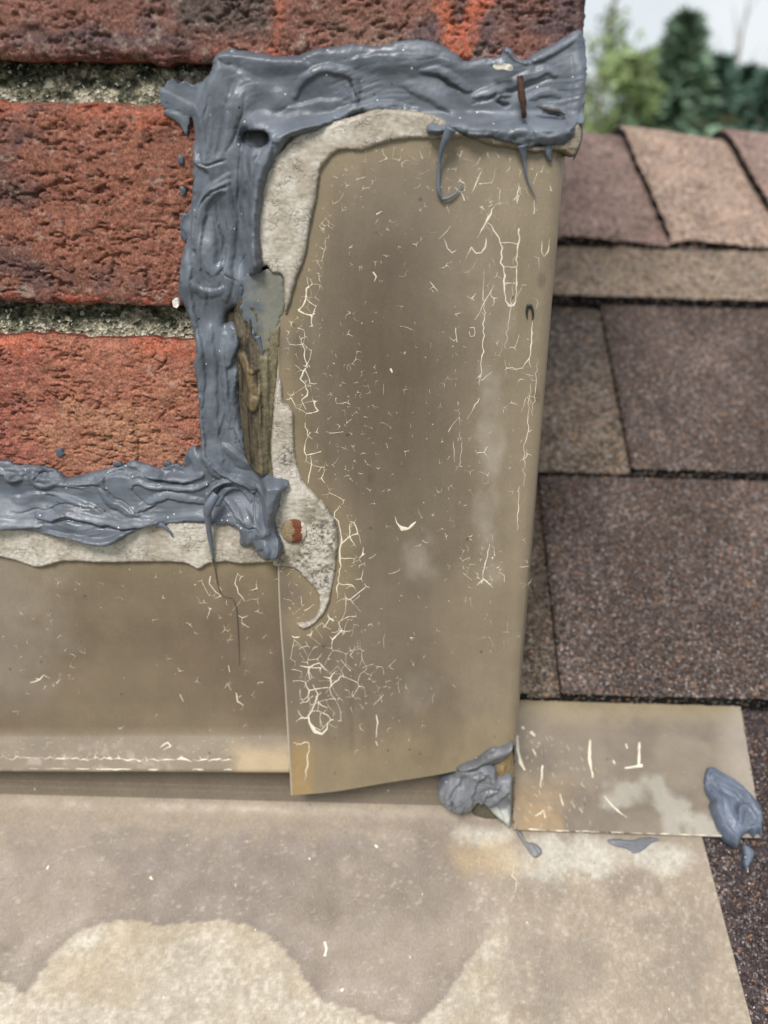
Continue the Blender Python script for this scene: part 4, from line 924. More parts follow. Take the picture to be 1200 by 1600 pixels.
# ================================================================== FRESH GREY SEALANT
BEAD = [(240, 138), (250, 134), (254, 126), (266, 121), (272, 130), (284, 124), (296, 131), (310, 126), (323, 110), (331, 84), (346, 76), (362, 74), (396, 79), (425, 85), (450, 85), (470, 81), (492, 73), (520, 70), (550, 66), (587, 69), (625, 62), (662, 60), (692, 69), (717, 81), (727, 94), (750, 88), (783, 85), (790, 73), (795, 70), (804, 77), (812, 88), (825, 90), (838, 82), (850, 75), (883, 58), (912, 42), (919, 60), (922, 92), (921, 125), (919, 167), (911, 195), (902, 197), (892, 212), (879, 226), (860, 227), (837, 226), (827, 232), (812, 229), (792, 223), (758, 214), (742, 217), (717, 208), (700, 207), (683, 213), (667, 208), (662, 192), (650, 184), (629, 181), (609, 186), (596, 180), (585, 191), (574, 180), (558, 178), (529, 192), (500, 204), (475, 210), (453, 217), (440, 235), (429, 254), (417, 283), (410, 325), (408, 354), (409, 387), (413, 413), (404, 424), (392, 429), (384, 442), (382, 456), (384, 472), (391, 492), (400, 515), (404, 538), (396, 524), (388, 500), (381, 487), (375, 491), (369, 484), (358, 487), (350, 497), (347, 510), (351, 508), (362, 506), (377, 520), (382, 542), (377, 560), (371, 571), (373, 592), (371, 617), (373, 637), (377, 667), (384, 690), (388, 704), (402, 715), (421, 727), (429, 737), (440, 738), (451, 744), (452, 753), (442, 763), (438, 783), (432, 804), (436, 825), (444, 842), (440, 858), (430, 857), (421, 863), (400, 858), (398, 850), (384, 853), (375, 846), (376, 836), (372, 824), (354, 817), (340, 820), (321, 816), (295, 814), (267, 817), (233, 821), (208, 831), (187, 844), (167, 848), (137, 843), (110, 836), (80, 835), (62, 829), (20, 827), (0, 827), (-60, 824), (-160, 828), (-300, 824), (-420, 826), (-420, 735), (-300, 742), (-160, 735), (-60, 733), (0, 728), (17, 736), (42, 735), (71, 740), (85, 746), (96, 756), (125, 750), (158, 741), (183, 737), (200, 729), (225, 735), (242, 740), (258, 736), (271, 734), (283, 738), (294, 732), (288, 722), (290, 710), (300, 704), (309, 712), (310, 700), (308, 667), (305, 617), (298, 575), (302, 550), (292, 504), (279, 475), (273, 458), (277, 417), (280, 398), (287, 375), (279, 362), (282, 345), (292, 325), (296, 290), (296, 250), (298, 208), (294, 180), (288, 196), (285, 213), (277, 196), (262, 184), (248, 176), (246, 171), (262, 170), (246, 165), (242, 150)]
HOLE = [(376, 212), (380, 206), (390, 204), (408, 204), (418, 208), (422, 216), (420, 226), (408, 229), (392, 229), (380, 226), (375, 220)]
# flow of the trowel marks
FLOW = [[(-420, 780), (60, 785), (180, 792), (300, 790)], [(300, 790), (340, 765), (400, 770), (430, 830)], [(345, 720), (340, 640), (338, 540), (330, 440), (335, 330), (345, 200), (350, 130)],
        [(400, 420), (395, 330), (400, 250), (425, 215)], [(425, 215), (470, 190), (560, 165), (650, 160), (720, 190), (800, 200), (900, 180)], [(350, 110), (450, 110), (560, 100), (680, 100), (800, 120), (915, 90)], [(242, 150), (300, 165), (330, 130)], [(345, 720), (390, 745), (430, 790), (420, 850)]]
# raised folds: (polyline, half width px, height mm, sharpness)  and grooves (negative)
FOLDS = [([(322, 262), (318, 200), (325, 140), (345, 112), (372, 118)], 30, 1.6, .9), ([(372, 120), (362, 180), (352, 235), (340, 250)], 26, 1.5, .9),
 ([(340, 88), (400, 92), (470, 96)], 16, 1.2, .8), ([(300, 388), (302, 345), (314, 312), (334, 294), (354, 286)], 6, 1.5, .6), ([(312, 420), (313, 350), (322, 318), (338, 302), (350, 300)], 5.5, 1.2, .6),
 ([(318, 300), (334, 288), (352, 276)], 8, .8, .8), ([(352, 290), (356, 340), (354, 400), (352, 470)], 8, 1.3, .7), ([(380, 232), (378, 300), (376, 350)], 5, .9, .6), ([(398, 245), (394, 300), (390, 340)], 9, 1.0, .8),
 ([(428, 222), (418, 262), (410, 320), (405, 370), (408, 408)], 9, 1.8, .7), ([(330, 360), (332, 410), (338, 440)], 18, 1.1, .9), ([(318, 400), (330, 428), (348, 418)], 8, .9, .6), ([(300, 440), (320, 456), (346, 452)], 9, .8, .7),
 ([(296, 430), (294, 470), (304, 510), (312, 560), (314, 640)], 12, 1.2, .8), ([(305, 560), (308, 620), (316, 700), (326, 728)], 9, 1.4, .7), ([(330, 520), (334, 600), (336, 680), (345, 720)], 12, .9, .9),
 ([(366, 520), (368, 545), (360, 570)], 15, 2.2, .8), ([(352, 530), (350, 575), (356, 630), (362, 670)], 7, 1.2, .7), ([(366, 590), (364, 640), (372, 690), (384, 706)], 13, 1.6, .8),
 ([(324, 720), (345, 742), (375, 752), (405, 768)], 12, 1.8, .7), ([(352, 700), (380, 722), (415, 735), (440, 748)], 12, 1.6, .7), ([(405, 735), (420, 770), (415, 812)], 26, 2.4, .9),
 ([(324, 800), (327, 776), (340, 760), (362, 755), (382, 762), (392, 775)], 5.5, 2.2, .6), ([(340, 790), (352, 772), (372, 770), (386, 784)], 7, 1.2, .7), ([(350, 785), (366, 800), (382, 812)], 6, 1.0, .6), ([(388, 800), (400, 815), (412, 818)], 10, 1.0, .8),
 ([(392, 845), (396, 830), (410, 820), (424, 812)], 9, 1.6, .7), ([(436, 820), (438, 845), (426, 856)], 7, 1.8, .7), ([(404, 850), (415, 840), (420, 852)], 8, 1.2, .7),
 ([(-420, 744), (10, 740), (40, 742), (60, 752), (110, 760), (150, 758)], 7, 1.3, .6), ([(150, 760), (165, 744), (190, 736), (212, 734)], 9, 1.4, .7), ([(196, 734), (225, 744), (262, 752), (295, 752), (315, 745)], 6, 1.5, .6),
 ([(204, 764), (212, 758), (250, 766), (300, 766), (322, 758)], 6, 1.2, .6), ([(156, 752), (166, 776), (190, 792), (216, 800)], 8, 1.5, .6), ([(216, 800), (236, 790), (262, 780), (300, 785), (325, 790)], 8, 1.2, .7),
 ([(60, 806), (84, 806), (110, 802), (150, 812), (200, 818), (248, 818)], 8, 1.4, .7), ([(80, 828), (120, 832), (165, 838), (205, 824)], 13, 2.2, .8), ([(-420, 815), (0, 818), (60, 820)], 12, 1.4, .8), ([(20, 780), (80, 776), (130, 790), (170, 806)], 12, .9, .8),
 ([(8, 745), (12, 752), (22, 752)], 7, 1.8, .8), ([(48, 742), (50, 756), (66, 762), (80, 758)], 6, 1.5, .7),
 ([(440, 222), (470, 206), (510, 196), (548, 178), (600, 172), (648, 176)], 9, 1.7, .7), ([(660, 190), (672, 204), (700, 204), (745, 214), (800, 224)], 9, 1.6, .7), ([(462, 150), (482, 120), (520, 112), (548, 120), (556, 140), (546, 165)], 7, 1.0, .6), ([(450, 170), (490, 160), (530, 158)], 12, .7, .9),
 ([(664, 112), (690, 116), (712, 130), (730, 138)], 7, 1.1, .6), ([(640, 140), (690, 160), (720, 190)], 16, .9, .9), ([(560, 90), (640, 86), (700, 92)], 16, 1.0, .9), ([(745, 150), (790, 140), (850, 112), (866, 116)], 7, .9, .6), ([(830, 150), (850, 140), (874, 146)], 6, .8, .6),
 ([(795, 74), (806, 88), (818, 96)], 9, 1.2, .8), ([(836, 92), (870, 78), (906, 56)], 8, 1.0, .7), ([(908, 60), (912, 110), (906, 165), (893, 195)], 9, 1.3, .8), ([(780, 158), (786, 150), (796, 152)], 5, 1.0, .6), ([(800, 205), (818, 196), (826, 212)], 9, 1.0, .7), ([(838, 206), (855, 216), (880, 205)], 9, .9, .8), ([(850, 172), (880, 178), (888, 190)], 5, .9, .6),
 ([(248, 145), (268, 152), (290, 160), (306, 172)], 10, .8, .8), ([(250, 178), (270, 186), (284, 205)], 5, .6, .7), ([(296, 240), (310, 258), (330, 260)], 7, .9, .6)]
GROOVES = [([(300, 398), (300, 350), (312, 318), (332, 299), (352, 293)], 2.6, 1.3), ([(334, 318), (338, 345), (344, 380), (346, 408)], 2.0, 1.2), ([(346, 408), (352, 430), (372, 445)], 1.6, .8), ([(376, 228), (373, 280), (370, 340)], 2.2, .8), ([(405, 245), (398, 290), (396, 320)], 1.8, .6), ([(388, 370), (384, 395), (376, 414)], 2, .9),
 ([(398, 760), (402, 790), (406, 805)], 1.6, 1.0), ([(394, 765), (397, 790), (400, 810)], 1.4, .8), ([(410, 740), (416, 765)], 1.4, .6), ([(330, 728), (345, 748), (368, 757), (392, 772)], 2.4, 1.4), ([(330, 795), (338, 772), (356, 764), (378, 772)], 2.4, 1.3), ([(370, 812), (390, 820), (402, 818), (411, 824)], 2.0, 1.2),
 ([(232, 748), (262, 758), (295, 756)], 3.0, 1.6), ([(156, 762), (180, 784), (214, 800), (222, 797)], 2.2, 1.4), ([(110, 762), (150, 764), (165, 770)], 2.2, 1.0), ([(60, 815), (84, 812), (120, 810), (170, 820), (240, 822)], 2.4, 1.3), ([(20, 800), (70, 798), (100, 788), (140, 796)], 2.2, .8), ([(205, 770), (212, 778), (230, 788), (250, 786)], 1.8, .8), ([(50, 752), (58, 746), (68, 748)], 2.4, 1.2),
 ([(548, 126), (556, 150), (560, 168)], 2.0, 1.0), ([(668, 116), (690, 122), (716, 140)], 2.0, 1.0), ([(778, 160), (786, 164), (796, 162)], 3.0, 1.6), ([(818, 184), (828, 200), (836, 216)], 1.6, 1.0), ([(850, 178), (870, 182), (884, 190)], 2.4, 1.1), ([(740, 160), (790, 148), (840, 128), (864, 120)], 2.0, .7), ([(800, 212), (806, 226)], 2.0, .9), ([(352, 240), (372, 200), (382, 150)], 2.6, .8), ([(326, 150), (318, 190), (324, 240)], 2.0, .7), ([(310, 252), (326, 258), (352, 252)], 2.4, 1.0), ([(340, 96), (348, 104), (360, 102)], 2.0, .6)]
def lic(theta, cell, L, seed):
    ny, nx = theta.shape; r = np.random.default_rng(seed); tex = r.random((int(ny/cell)+3, int(nx/cell)+3))
    yy, xx = np.mgrid[0:ny, 0:nx].astype(float)
    def samp(x, y):
        x = np.clip(x/cell, 0, tex.shape[1]-2.01); y = np.clip(y/cell, 0, tex.shape[0]-2.01); ix = x.astype(int); iy = y.astype(int); a = x-ix; b = y-iy
        return (tex[iy, ix]*(1-a)+tex[iy, ix+1]*a)*(1-b)+(tex[iy+1, ix]*(1-a)+tex[iy+1, ix+1]*a)*b
    acc = samp(xx, yy); cx, sx = np.cos(theta), np.sin(theta)
    for sg in (1, -1):
        x, y = xx.copy(), yy.copy()
        for _ in range(L):
            ix = np.clip(x.astype(int), 0, nx-1); iy = np.clip(y.astype(int), 0, ny-1)
            x += sg*cx[iy, ix]*1.3*max(1, cell*.5); y += sg*sx[iy, ix]*1.3*max(1, cell*.5); acc = acc+samp(x, y)
    acc -= acc.mean(); return acc/acc.std()
def flow_angle(U, V, flows, seed, swirl=.55):
    c = np.zeros(U.shape); s = np.zeros(U.shape)
    for P in flows:
        P = smooth_poly(P, 3, False)
        for a, b in zip(P[:-1], P[1:]):
            m_ = (a+b)/2; an = math.atan2(b[1]-a[1], b[0]-a[0]); wgt = np.hypot(*(b-a))/(((U-m_[0])**2+(V-m_[1])**2)+4)**1.5
            c += wgt*math.cos(2*an); s += wgt*math.sin(2*an)
    return .5*np.arctan2(s, c)+swirl*fbm(U/14, V/14, 3, seed)+.12*fbm(U/4, V/4, 2, seed+1)
def sealant(name, poly, flows, folds, grooves, unp, res, thick, edge, frame, base, seed, holes=(), parent=None, tone=None, ragged=.12, rim=6.0, streak=.28, pxmm=5.0, shade=None, gscale=1.0, fscale=1.0, tmap=None, **props):
    folds_ = [(unp(smooth_poly(p, 4, False)), r/pxmm, h, sp) for p, r, h, sp in folds]; gr_ = [(unp(smooth_poly(p, 4, False)), r/pxmm, h) for p, r, h in grooves]; fl_ = [unp(p) for p in flows]
    store = {}
    def hf(U, V, sd):
        th = flow_angle(U, V, fl_, seed)
        s1 = lic(th, 1.6/res*.5, 14, seed+1); s2 = lic(th, 3.6/res*.5, 12, seed+2); s3 = lic(th, max(1, .7/res*.5), 12, seed+3); s4 = lic(th+.25*fbm(U/5, V/5, 2, seed+6), 1.0, 5, seed+4); g4 = ss(.05, .45, fbm(U/8, V/8, 3, seed+26)); fis = ss(1.5, 2.6, s4)*g4*np.clip(-sd/1.5, 0, 1)
        e = -sd; k = np.clip(e/edge, 0, 1); body = thick*np.sqrt(1-(1-k)**2); tm = 1.0 if tmap is None else tmap(U, V); body = body*tm
        fh = np.zeros(U.shape)
        wx = U+.9*fbm(U/5, V/5, 3, seed+20); wy = V+.9*fbm(U/5, V/5, 3, seed+21)
        for P, r, h, sp in folds_:
            lo = P.min(0)-r*1.6; hi = P.max(0)+r*1.6; bx = (wx > lo[0]) & (wx < hi[0]) & (wy > lo[1]) & (wy < hi[1])
            if not bx.any(): continue
            d, f = line_dist(wx[bx], wy[bx], P); hand = 1 if (int(P[0, 0]*7) % 2) else -1; sgn = line_side(wx[bx], wy[bx], P)*hand; rr = r*(.55+.45*np.sin(np.clip(f, .02, .98)*math.pi)**.5)*(.95-.5*sgn); p_ = np.clip(1-(d/rr)**2, 0, 1)**(sp*1.7 if r > 2.2 else sp*1.05)*h*fscale*(.5+.5*np.sin(np.clip(f, .03, .97)*math.pi)**.6)
            a = fh[bx]; fh[bx] = np.maximum(a, p_)+.3*np.minimum(a, p_)
        for P, r, h in gr_:
            lo = P.min(0)-r*1.5; hi = P.max(0)+r*1.5; bx = (wx > lo[0]) & (wx < hi[0]) & (wy > lo[1]) & (wy < hi[1])
            if not bx.any(): continue
            d, f = line_dist(wx[bx], wy[bx], P); fh[bx] -= gscale*h*np.exp(-(d/(r*.6))**2)*np.sin(np.clip(f, .05, .95)*math.pi)**.5
        gate = .12+1.5*ss(-.15, .5, fbm(U/11, V/11, 3, seed+22)); kk = np.clip(e/1.2, 0, 1)
        H = body+(fh+streak*gate*(.12*s2+.42*s1+.6*s3)*.6+1.1*fbm(U/12, V/10, 2, seed+23)*thick*.55+.10*fbm(U/1.6, V/1.6, 3, seed+24)*ss(0, .5, fbm(U/8, V/8, 2, seed+25)))*kk
        H = H-.45*fis
        store['s'] = s1; store['f'] = fis
        return H*(1.0 if tmap is None else np.clip(tm*1.2, 0, 1))-.15
    def cf(U, V, sd, H):
        t = tone if tone is not None else S(95, 101, 110, 1.0)
        n1 = fbm(U/12, V/12, 4, seed+30); c = np.broadcast_to(t, U.shape+(3,))*(1+.34*n1+.06*store['s'])[..., None]
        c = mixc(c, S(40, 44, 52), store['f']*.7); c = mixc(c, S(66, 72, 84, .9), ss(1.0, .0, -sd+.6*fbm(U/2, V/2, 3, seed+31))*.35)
        if shade is not None: c = shade(U, V, c)
        return c
    return relief(name, [unp(poly)], res, hf, cf, M_SEAL, frame, rim, parent, holes=[unp(h_) for h_ in holes], ragged=ragged, rag_scale=1.5, base=base, sm=3, **props)
def seal_base(U, V):
    P = np.stack([U, np.full(U.shape, -5.0), V], -1); px, py = to_px(P)
    fl = flash_off(U, V, bend=False)+1.9; lp = LP_off(py)+2.2
    b = lerp(.55, fl, ss(170, 215, py)*ss(372, 402, px)*ss(760, 400, py)); b = lerp(b, fl, ss(180, 225, py)*ss(500, 600, px))
    b = lerp(b, lerp(lp, fl+1.4, ss(395, 425, px)), np.maximum(ss(775, 825, py), ss(730, 750, py)*ss(400, 425, px))); return b
def bead_thin(U, V):
    P = np.stack([U, np.full(U.shape, -5.0), V], -1); px, py = to_px(P)
    t = 1-.72*ss(312, 285, px)*ss(240, 215, py)
    t = t*(1-.5*ss(840, 890, px)*ss(115, 75, py)); t = t*(1-.6*ss(752, 738, py+8*fbm(U/3, V/3, 2, 808))*ss(315, 280, px)*ss(690, 700, py)); t = t*(1-.55*ss(300, 290, px)*ss(250, 280, py)*ss(420, 390, py))
    return t*(1-.5*ss(440, 450, px)*ss(720, 730, py))
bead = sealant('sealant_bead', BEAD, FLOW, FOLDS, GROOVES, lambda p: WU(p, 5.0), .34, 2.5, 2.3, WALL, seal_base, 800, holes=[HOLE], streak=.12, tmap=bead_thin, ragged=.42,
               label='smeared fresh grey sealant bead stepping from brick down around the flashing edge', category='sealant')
# thin film smear, added dark backing for the hole, and splashes of the bead
FILM = [(380, 438), (395, 428), (412, 424), (438, 426), (445, 446), (446, 476), (440, 498), (428, 528), (412, 552), (404, 545), (396, 520), (386, 496), (380, 466)]
relief('sealant_film', [WU(FILM, 5)], .4, lambda U, V, sd: .2*np.clip(-sd/.6, 0, 1)+.10*fbm(U/1.5, V/2, 3, 820), lambda U, V, sd, H: mixc(mixc(np.broadcast_to(S(128, 127, 118, .95), U.shape+(3,)), S(98, 105, 114, .95), ss(-39, -44, U+5*fbm(U/4, V/4, 4, 821))), S(138, 126, 98, .95), ss(200, 186, V+6*fbm(U/4, V/4, 4, 822))*.85), M_PAINT, WALL, 2, bead, ragged=1.6, base=lambda U, V: lerp(4.2, flash_off(U, V)+.25, ss(-54, -48, U)))
relief('sealant_film', [WU([(370, 200), (428, 198), (428, 236), (410, 300), (380, 300), (370, 240)], 3)], .4, lambda U, V, sd: .6*fbm(U/2.2, V/6, 3, 823)-.6*ss(246, 252, V), lambda U, V, sd, H: mixc(np.broadcast_to(S(96, 104, 115, .9), U.shape+(3,)), S(52, 50, 48), ss(249, 252, V)), M_SEAL, WALL, 2, bead, base=lambda U, V: 1.2+0*U)  # added backing: dark top paints the shade inside the hole, grey smear below
for (x, y, rx, ry) in ((93, 708, 6, 8), (181, 726, 7, 4), (300, 722, 14, 18), (262, 727, 6, 5), (288, 355, 8, 22), (284, 300, 5, 8), (281, 250, 5, 9)):
    a = np.linspace(0, 6.28, 14)[:-1]; pl = [(x+rx*math.cos(t), y+ry*math.sin(t)) for t in a]
    relief('sealant_spot', [WU(pl, 1)], .3, lambda U, V, sd: (.35*np.clip(-sd/.6, 0, 1)**.5+.15), lambda U, V, sd, H: np.broadcast_to(S(84, 90, 100, .9), U.shape+(3,)), M_SEAL, WALL, 3, bead, ragged=1.1, rag_scale=1.8)
def strand(pts, rad, surf_off, col=S(100, 108, 120, 1.0)):
    pts = np.array(pts, float); off = np.interp(np.linspace(0, 1, len(pts)), np.linspace(0, 1, len(surf_off)), surf_off)
    return link('sealant_strand', tube_mesh('sealant_strand', on_wall(pts[:, 0], pts[:, 1], off), rad, col, 10, .25), M_SEAL, bead)
strand([(705, 200), (694, 222), (687, 250), (685, 280), (686, 300), (692, 311)], [1.6, .9, .6, .55, .5, .4], [10.5, 9.5, 7.6, 7.2, 7.2, 6.9])
strand([(690, 311), (702, 309), (715, 299), (723, 287)], [.55, .4, .3, .12], [6.9, 6.9, 6.8, 6.6])
strand([(816, 226), (819, 250), (823, 275), (831, 296), (838, 310)], [1.4, .55, .3, .2, .08], [8.0, 7.2, 6.9, 6.8, 6.5])
strand([(858, 228), (857, 240), (861, 252)], [1.3, .9, .4], [7, 7, 6.6])
strand([(905, 196), (906, 215), (903, 232), (896, 250)], [1.0, .7, .5, .15], [3, 2, 1.5, 1])
strand([(338, 772), (327, 790), (325, 812), (329, 845), (333, 875)], [1.3, 1.6, 1.2, .8, .25], [9.5, 10.5, 9.0, 7.4, 6.4])
strand([(332, 872), (336, 890), (341, 915), (347, 930), (362, 935), (369, 950), (372, 985), (374, 1040)], [.28, .16, .16, .2, .16, .16, .14, .06], [6.2, 4.3, 4.0, 4.0, 4.1, 4.1, 4.2, 4.3], S(92, 88, 82, .9))
strand([(245, 818), (256, 822), (266, 832), (270, 840)], [1.4, .7, .4, .1], [6, 6.2, 6, 5.6])
strand([(824, 498), (823, 486), (826, 477), (831, 480), (833, 492), (831, 500)], [.12, .35, .45, .4, .3, .1], [6.2]*2, S(44, 42, 46))
strand([(402, 525), (408, 545), (411, 560)], [.9, .5, .15], [7.5, 7, 6.6])

# grey lump squeezed out at the foot of the corner, on old painted caulk
LUMP = [(688, 1262), (686, 1248), (696, 1230), (708, 1224), (716, 1212), (722, 1206), (740, 1209), (752, 1203), (765, 1204), (776, 1212), (780, 1226), (800, 1224), (802, 1240), (801, 1262), (799, 1296), (790, 1292), (775, 1282), (752, 1262), (744, 1268), (736, 1276), (722, 1279), (705, 1276)]
LF = [([(698, 1262), (700, 1240), (710, 1228)], 12, 2.2, .8), ([(716, 1270), (712, 1250), (718, 1234)], 11, 3.0, .8), ([(734, 1262), (734, 1240), (745, 1222)], 15, 3.0, .8), ([(745, 1220), (758, 1208), (772, 1216), (780, 1232)], 6, 2.0, .7), ([(752, 1262), (760, 1246), (776, 1240)], 5, 2.2, .6), ([(765, 1262), (785, 1245), (798, 1235)], 7, 1.8, .7), ([(795, 1232), (797, 1260), (796, 1290)], 5, 1.8, .7), ([(772, 1250), (788, 1275), (796, 1292)], 6, 1.2, .7)]
def lump_shade(U, V, c):
    P = np.stack([U, 0*U-10, V], -1); px, py = to_px(P)
    return mixc(c, S(196, 198, 190, .9), ss(1.1, .5, np.hypot((px-782)/22, (py-1272)/17)+.3*fbm(U/2, V/2, 3, 861))*.9)
sealant('sealant_lump', LUMP, [[(690, 1255), (745, 1240), (800, 1240)], [(720, 1275), (720, 1210)]], LF, [([(712, 1268), (706, 1248), (712, 1232)], 2, 1.2), ([(740, 1214), (752, 1210), (766, 1214)], 2.5, 1.4), ([(750, 1264), (764, 1240)], 2, 1.2)], lambda p: WU(p, 12), .35, 3.4, 3.0, WALL, lambda U, V: 8.0+0*U, 850, rim=11, tone=S(126, 127, 132, .85), shade=lump_shade, pxmm=4.0,
        label='crumpled grey sealant lump squeezed out under the foot of the corner flashing', category='sealant lump')
ROLL_ = [(712, 1202), (722, 1194), (742, 1188), (756, 1178), (770, 1170), (782, 1170), (800, 1163), (804, 1168), (798, 1180), (786, 1190), (770, 1196), (745, 1202), (722, 1206)]
sealant('sealant_roll', ROLL_, [[(712, 1204), (760, 1188), (804, 1166)]], [([(720, 1200), (750, 1190), (775, 1182), (800, 1168)], 7, 1.6, .8)], [], lambda p: WU(p, 9), .35, 2.4, 2.2, WALL, lambda U, V: flash_off(U, V, bend=False)-.2, 870, rim=5, tone=S(112, 112, 114, .85), pxmm=4.2,
        label='grey sealant roll along the lifted lower right edge of the corner flashing', category='sealant')
PC = [(718, 1205), (740, 1198), (770, 1196), (786, 1188), (800, 1178), (806, 1215), (804, 1290), (790, 1292), (768, 1296), (742, 1290), (736, 1276), (740, 1240)]
def pc_c(U, V, sd, H):
    P = np.stack([U, 0*U-8, V], -1); px, py = to_px(P); n = fbm(U/.8, V/8, 3, 881)
    c = mixc(np.broadcast_to(S(104, 98, 82, .85), U.shape+(3,)), S(170, 138, 92, .9), ss(770, 784, px)*ss(1232, 1215, py)*(.5+.6*n)); return mixc(c, S(60, 54, 44), ss(.2, .6, n)*.4)
relief('painted_caulk', [WU(PC, 9)], .4, lambda U, V, sd: 4.0*np.sqrt(np.clip(-sd/5, 0, 1))+.6*fbm(U/1.2, V/7, 3, 880), pc_c, M_LUMP, WALL, 8, None, base=lambda U, V: 3.5+0*U, ragged=.3,
       label='old brown painted caulk filling the corner behind the crumpled grey lump', category='old caulk')
def roof_seal(name, poly, flows, folds, grooves, n0, thick, edge, seed, tone, **kw):
    return sealant(name, poly, flows, folds, grooves, lambda p: RU(p, n0+thick*.6), .35, thick, edge, ROOF, lambda U, V: n0+0*U, seed, tone=tone, pxmm=4.0, rim=2.5, **kw)
DRIP = [(806, 1296), (816, 1300), (822, 1314), (838, 1318), (848, 1330), (840, 1340), (832, 1338), (824, 1326), (814, 1312)]
roof_seal('sealant_smear', DRIP, [[(808, 1298), (822, 1316), (836, 1338)]], [([(810, 1299), (820, 1314), (830, 1334)], 5, .9, .7)], [], .7, .8, 1.2, 890, S(128, 126, 126, .85),
          label='short grey sealant smear trailing from the lump onto the chalky apron', category='sealant smear')
SMUD = [(948, 1314), (958, 1310), (990, 1312), (1000, 1308), (1022, 1308), (1032, 1312), (1018, 1318), (1004, 1330), (990, 1334), (978, 1326), (960, 1322)]
roof_seal('sealant_smear', SMUD, [[(948, 1316), (1030, 1312)]], [], [], .7, .5, 1.2, 895, S(112, 112, 116, .85),
          label='flat dark grey sealant smear just under the step flashing edge', category='sealant smear')
DAB = [(1106, 1200), (1112, 1196), (1120, 1198), (1132, 1206), (1150, 1216), (1168, 1232), (1182, 1246), (1192, 1262), (1194, 1278), (1192, 1296), (1194, 1310), (1186, 1300), (1180, 1308), (1172, 1300), (1160, 1308), (1154, 1322), (1148, 1318), (1136, 1310), (1124, 1296), (1116, 1276), (1110, 1258), (1112, 1250), (1104, 1236), (1102, 1216)]
DF = [([(1116, 1210), (1140, 1222), (1165, 1242), (1185, 1268)], 9, 1.4, .8), ([(1120, 1225), (1145, 1236), (1166, 1258)], 7, 1.2, .7), ([(1150, 1285), (1152, 1262), (1168, 1262), (1178, 1280)], 9, 2.0, .7), ([(1114, 1240), (1118, 1265), (1132, 1295), (1150, 1310)], 9, 1.5, .8), ([(1130, 1240), (1134, 1265), (1145, 1285)], 7, 1.0, .7), ([(1165, 1300), (1180, 1290), (1190, 1296)], 8, 1.0, .8)]
roof_seal('sealant_dab', DAB, [[(1110, 1205), (1150, 1240), (1180, 1280)], [(1108, 1230), (1125, 1280), (1150, 1312)]], DF, [([(1118, 1218), (1142, 1230), (1166, 1250)], 2.2, 1.0), ([(1124, 1234), (1146, 1246), (1160, 1258)], 2.2, 1.0), ([(1146, 1270), (1150, 1258), (1160, 1256)], 3, 1.4), ([(1120, 1250), (1126, 1275), (1140, 1298)], 2, .8)], 2.1, 3.4, 3.0, 900, S(97, 106, 122, .9), streak=.3,
          label='swirled blue grey sealant dab on the right end of the step flashing', category='sealant dab')
TAIL = [(1160, 1318), (1172, 1322), (1180, 1332), (1176, 1344), (1168, 1356), (1162, 1346), (1164, 1334)]
roof_seal('sealant_crumb', TAIL, [[(1166, 1320), (1168, 1352)]], [], [], -1.0, 1.6, 1.6, 910, S(92, 102, 116, .9), label='small pointed grey sealant crumb on the shingle below the swirled dab', category='sealant crumb')

# ================================================================== SMALL THINGS
def disc_mesh(name, c, r, n, h, colf, rings=7, segs=28):
    n = np.asarray(n, float); n /= np.linalg.norm(n); a = np.cross(n, [0, 0, 1.0]); a /= np.linalg.norm(a); b = np.cross(n, a)
    V = [c+n*h]; col = [colf(0, 0)]
    for i in range(1, rings+1):
        q = i/rings
        for j in range(segs):
            t = 2*math.pi*j/segs; x, y = math.cos(t)*q, math.sin(t)*q; V.append(c+(a*x+b*y)*r+n*h*(1-q**4)); col.append(colf(x, y))
    for j in range(segs):
        t = 2*math.pi*j/segs; V.append(c+(a*math.cos(t)+b*math.sin(t))*r-n*1.2); col.append(colf(1, 0))
    tri = [[0, 1+j, 1+(j+1) % segs] for j in range(segs)]; q = []
    for i in range(rings):
        for j in range(segs):
            a0 = 1+i*segs; a1 = a0+segs; q.append([a0+j, a1+j, a1+(j+1) % segs, a0+(j+1) % segs])
    return mesh_np(name, np.array(V), q, tri, np.array(col))
cn = on_flash(np.array([459.0]), np.array([830.0]), 2.2)[0]
def nail_col(x, y):     # a = +/-x across; rust sickle on the right-hand side
    n = float(fbm(np.array([x*3.0]), np.array([y*3.0]), 5, 950, .8)[0]); rr = -x
    k = (rr > .05+.3*n-.25*abs(y)) and (rr < .62+.2*n)
    if k: return S(112, 62, 38, .9)*(1+.4*n)
    if rr >= .62+.2*n: return S(196, 186, 172, .9)
    return S(142, 124, 96, .9)
link('nail_head', disc_mesh('nail_head', cn, 4.4, (0.05, -1, .1), .7, nail_col, 18, 72), M_RUST, None, label='round nail head with a rust crescent set in the dirty old sealant', category='nail')
tw = on_wall(np.array([812.0, 814, 817, 819]), np.array([119.0, 140, 160, 184]), np.array([7.5, 8.4, 9.0, 8.2]))
link('twig', tube_mesh('twig', tw, [.75, 1.0, 1.0, .6], S(74, 52, 40, .9), 7, .4), M_WOOD, None, label='short dark brown twig stuck upright in the grey sealant near the corner', category='twig')
tw = on_wall(np.array([838.0, 855, 872, 884]), np.array([166.0, 170, 173, 180]), np.array([6.4, 6.7, 6.7, 6.2]))
link('twig', tube_mesh('twig', tw, [.2, .5, .5, .15], S(92, 86, 82, .9), 6, .4), M_WOOD, None, label='faint brown splinter lying across the grey sealant beside the upright twig', category='splinter')
ck = WU([(771, 102), (778, 99), (792, 99), (803, 104), (800, 110), (786, 108), (776, 108)], 7)
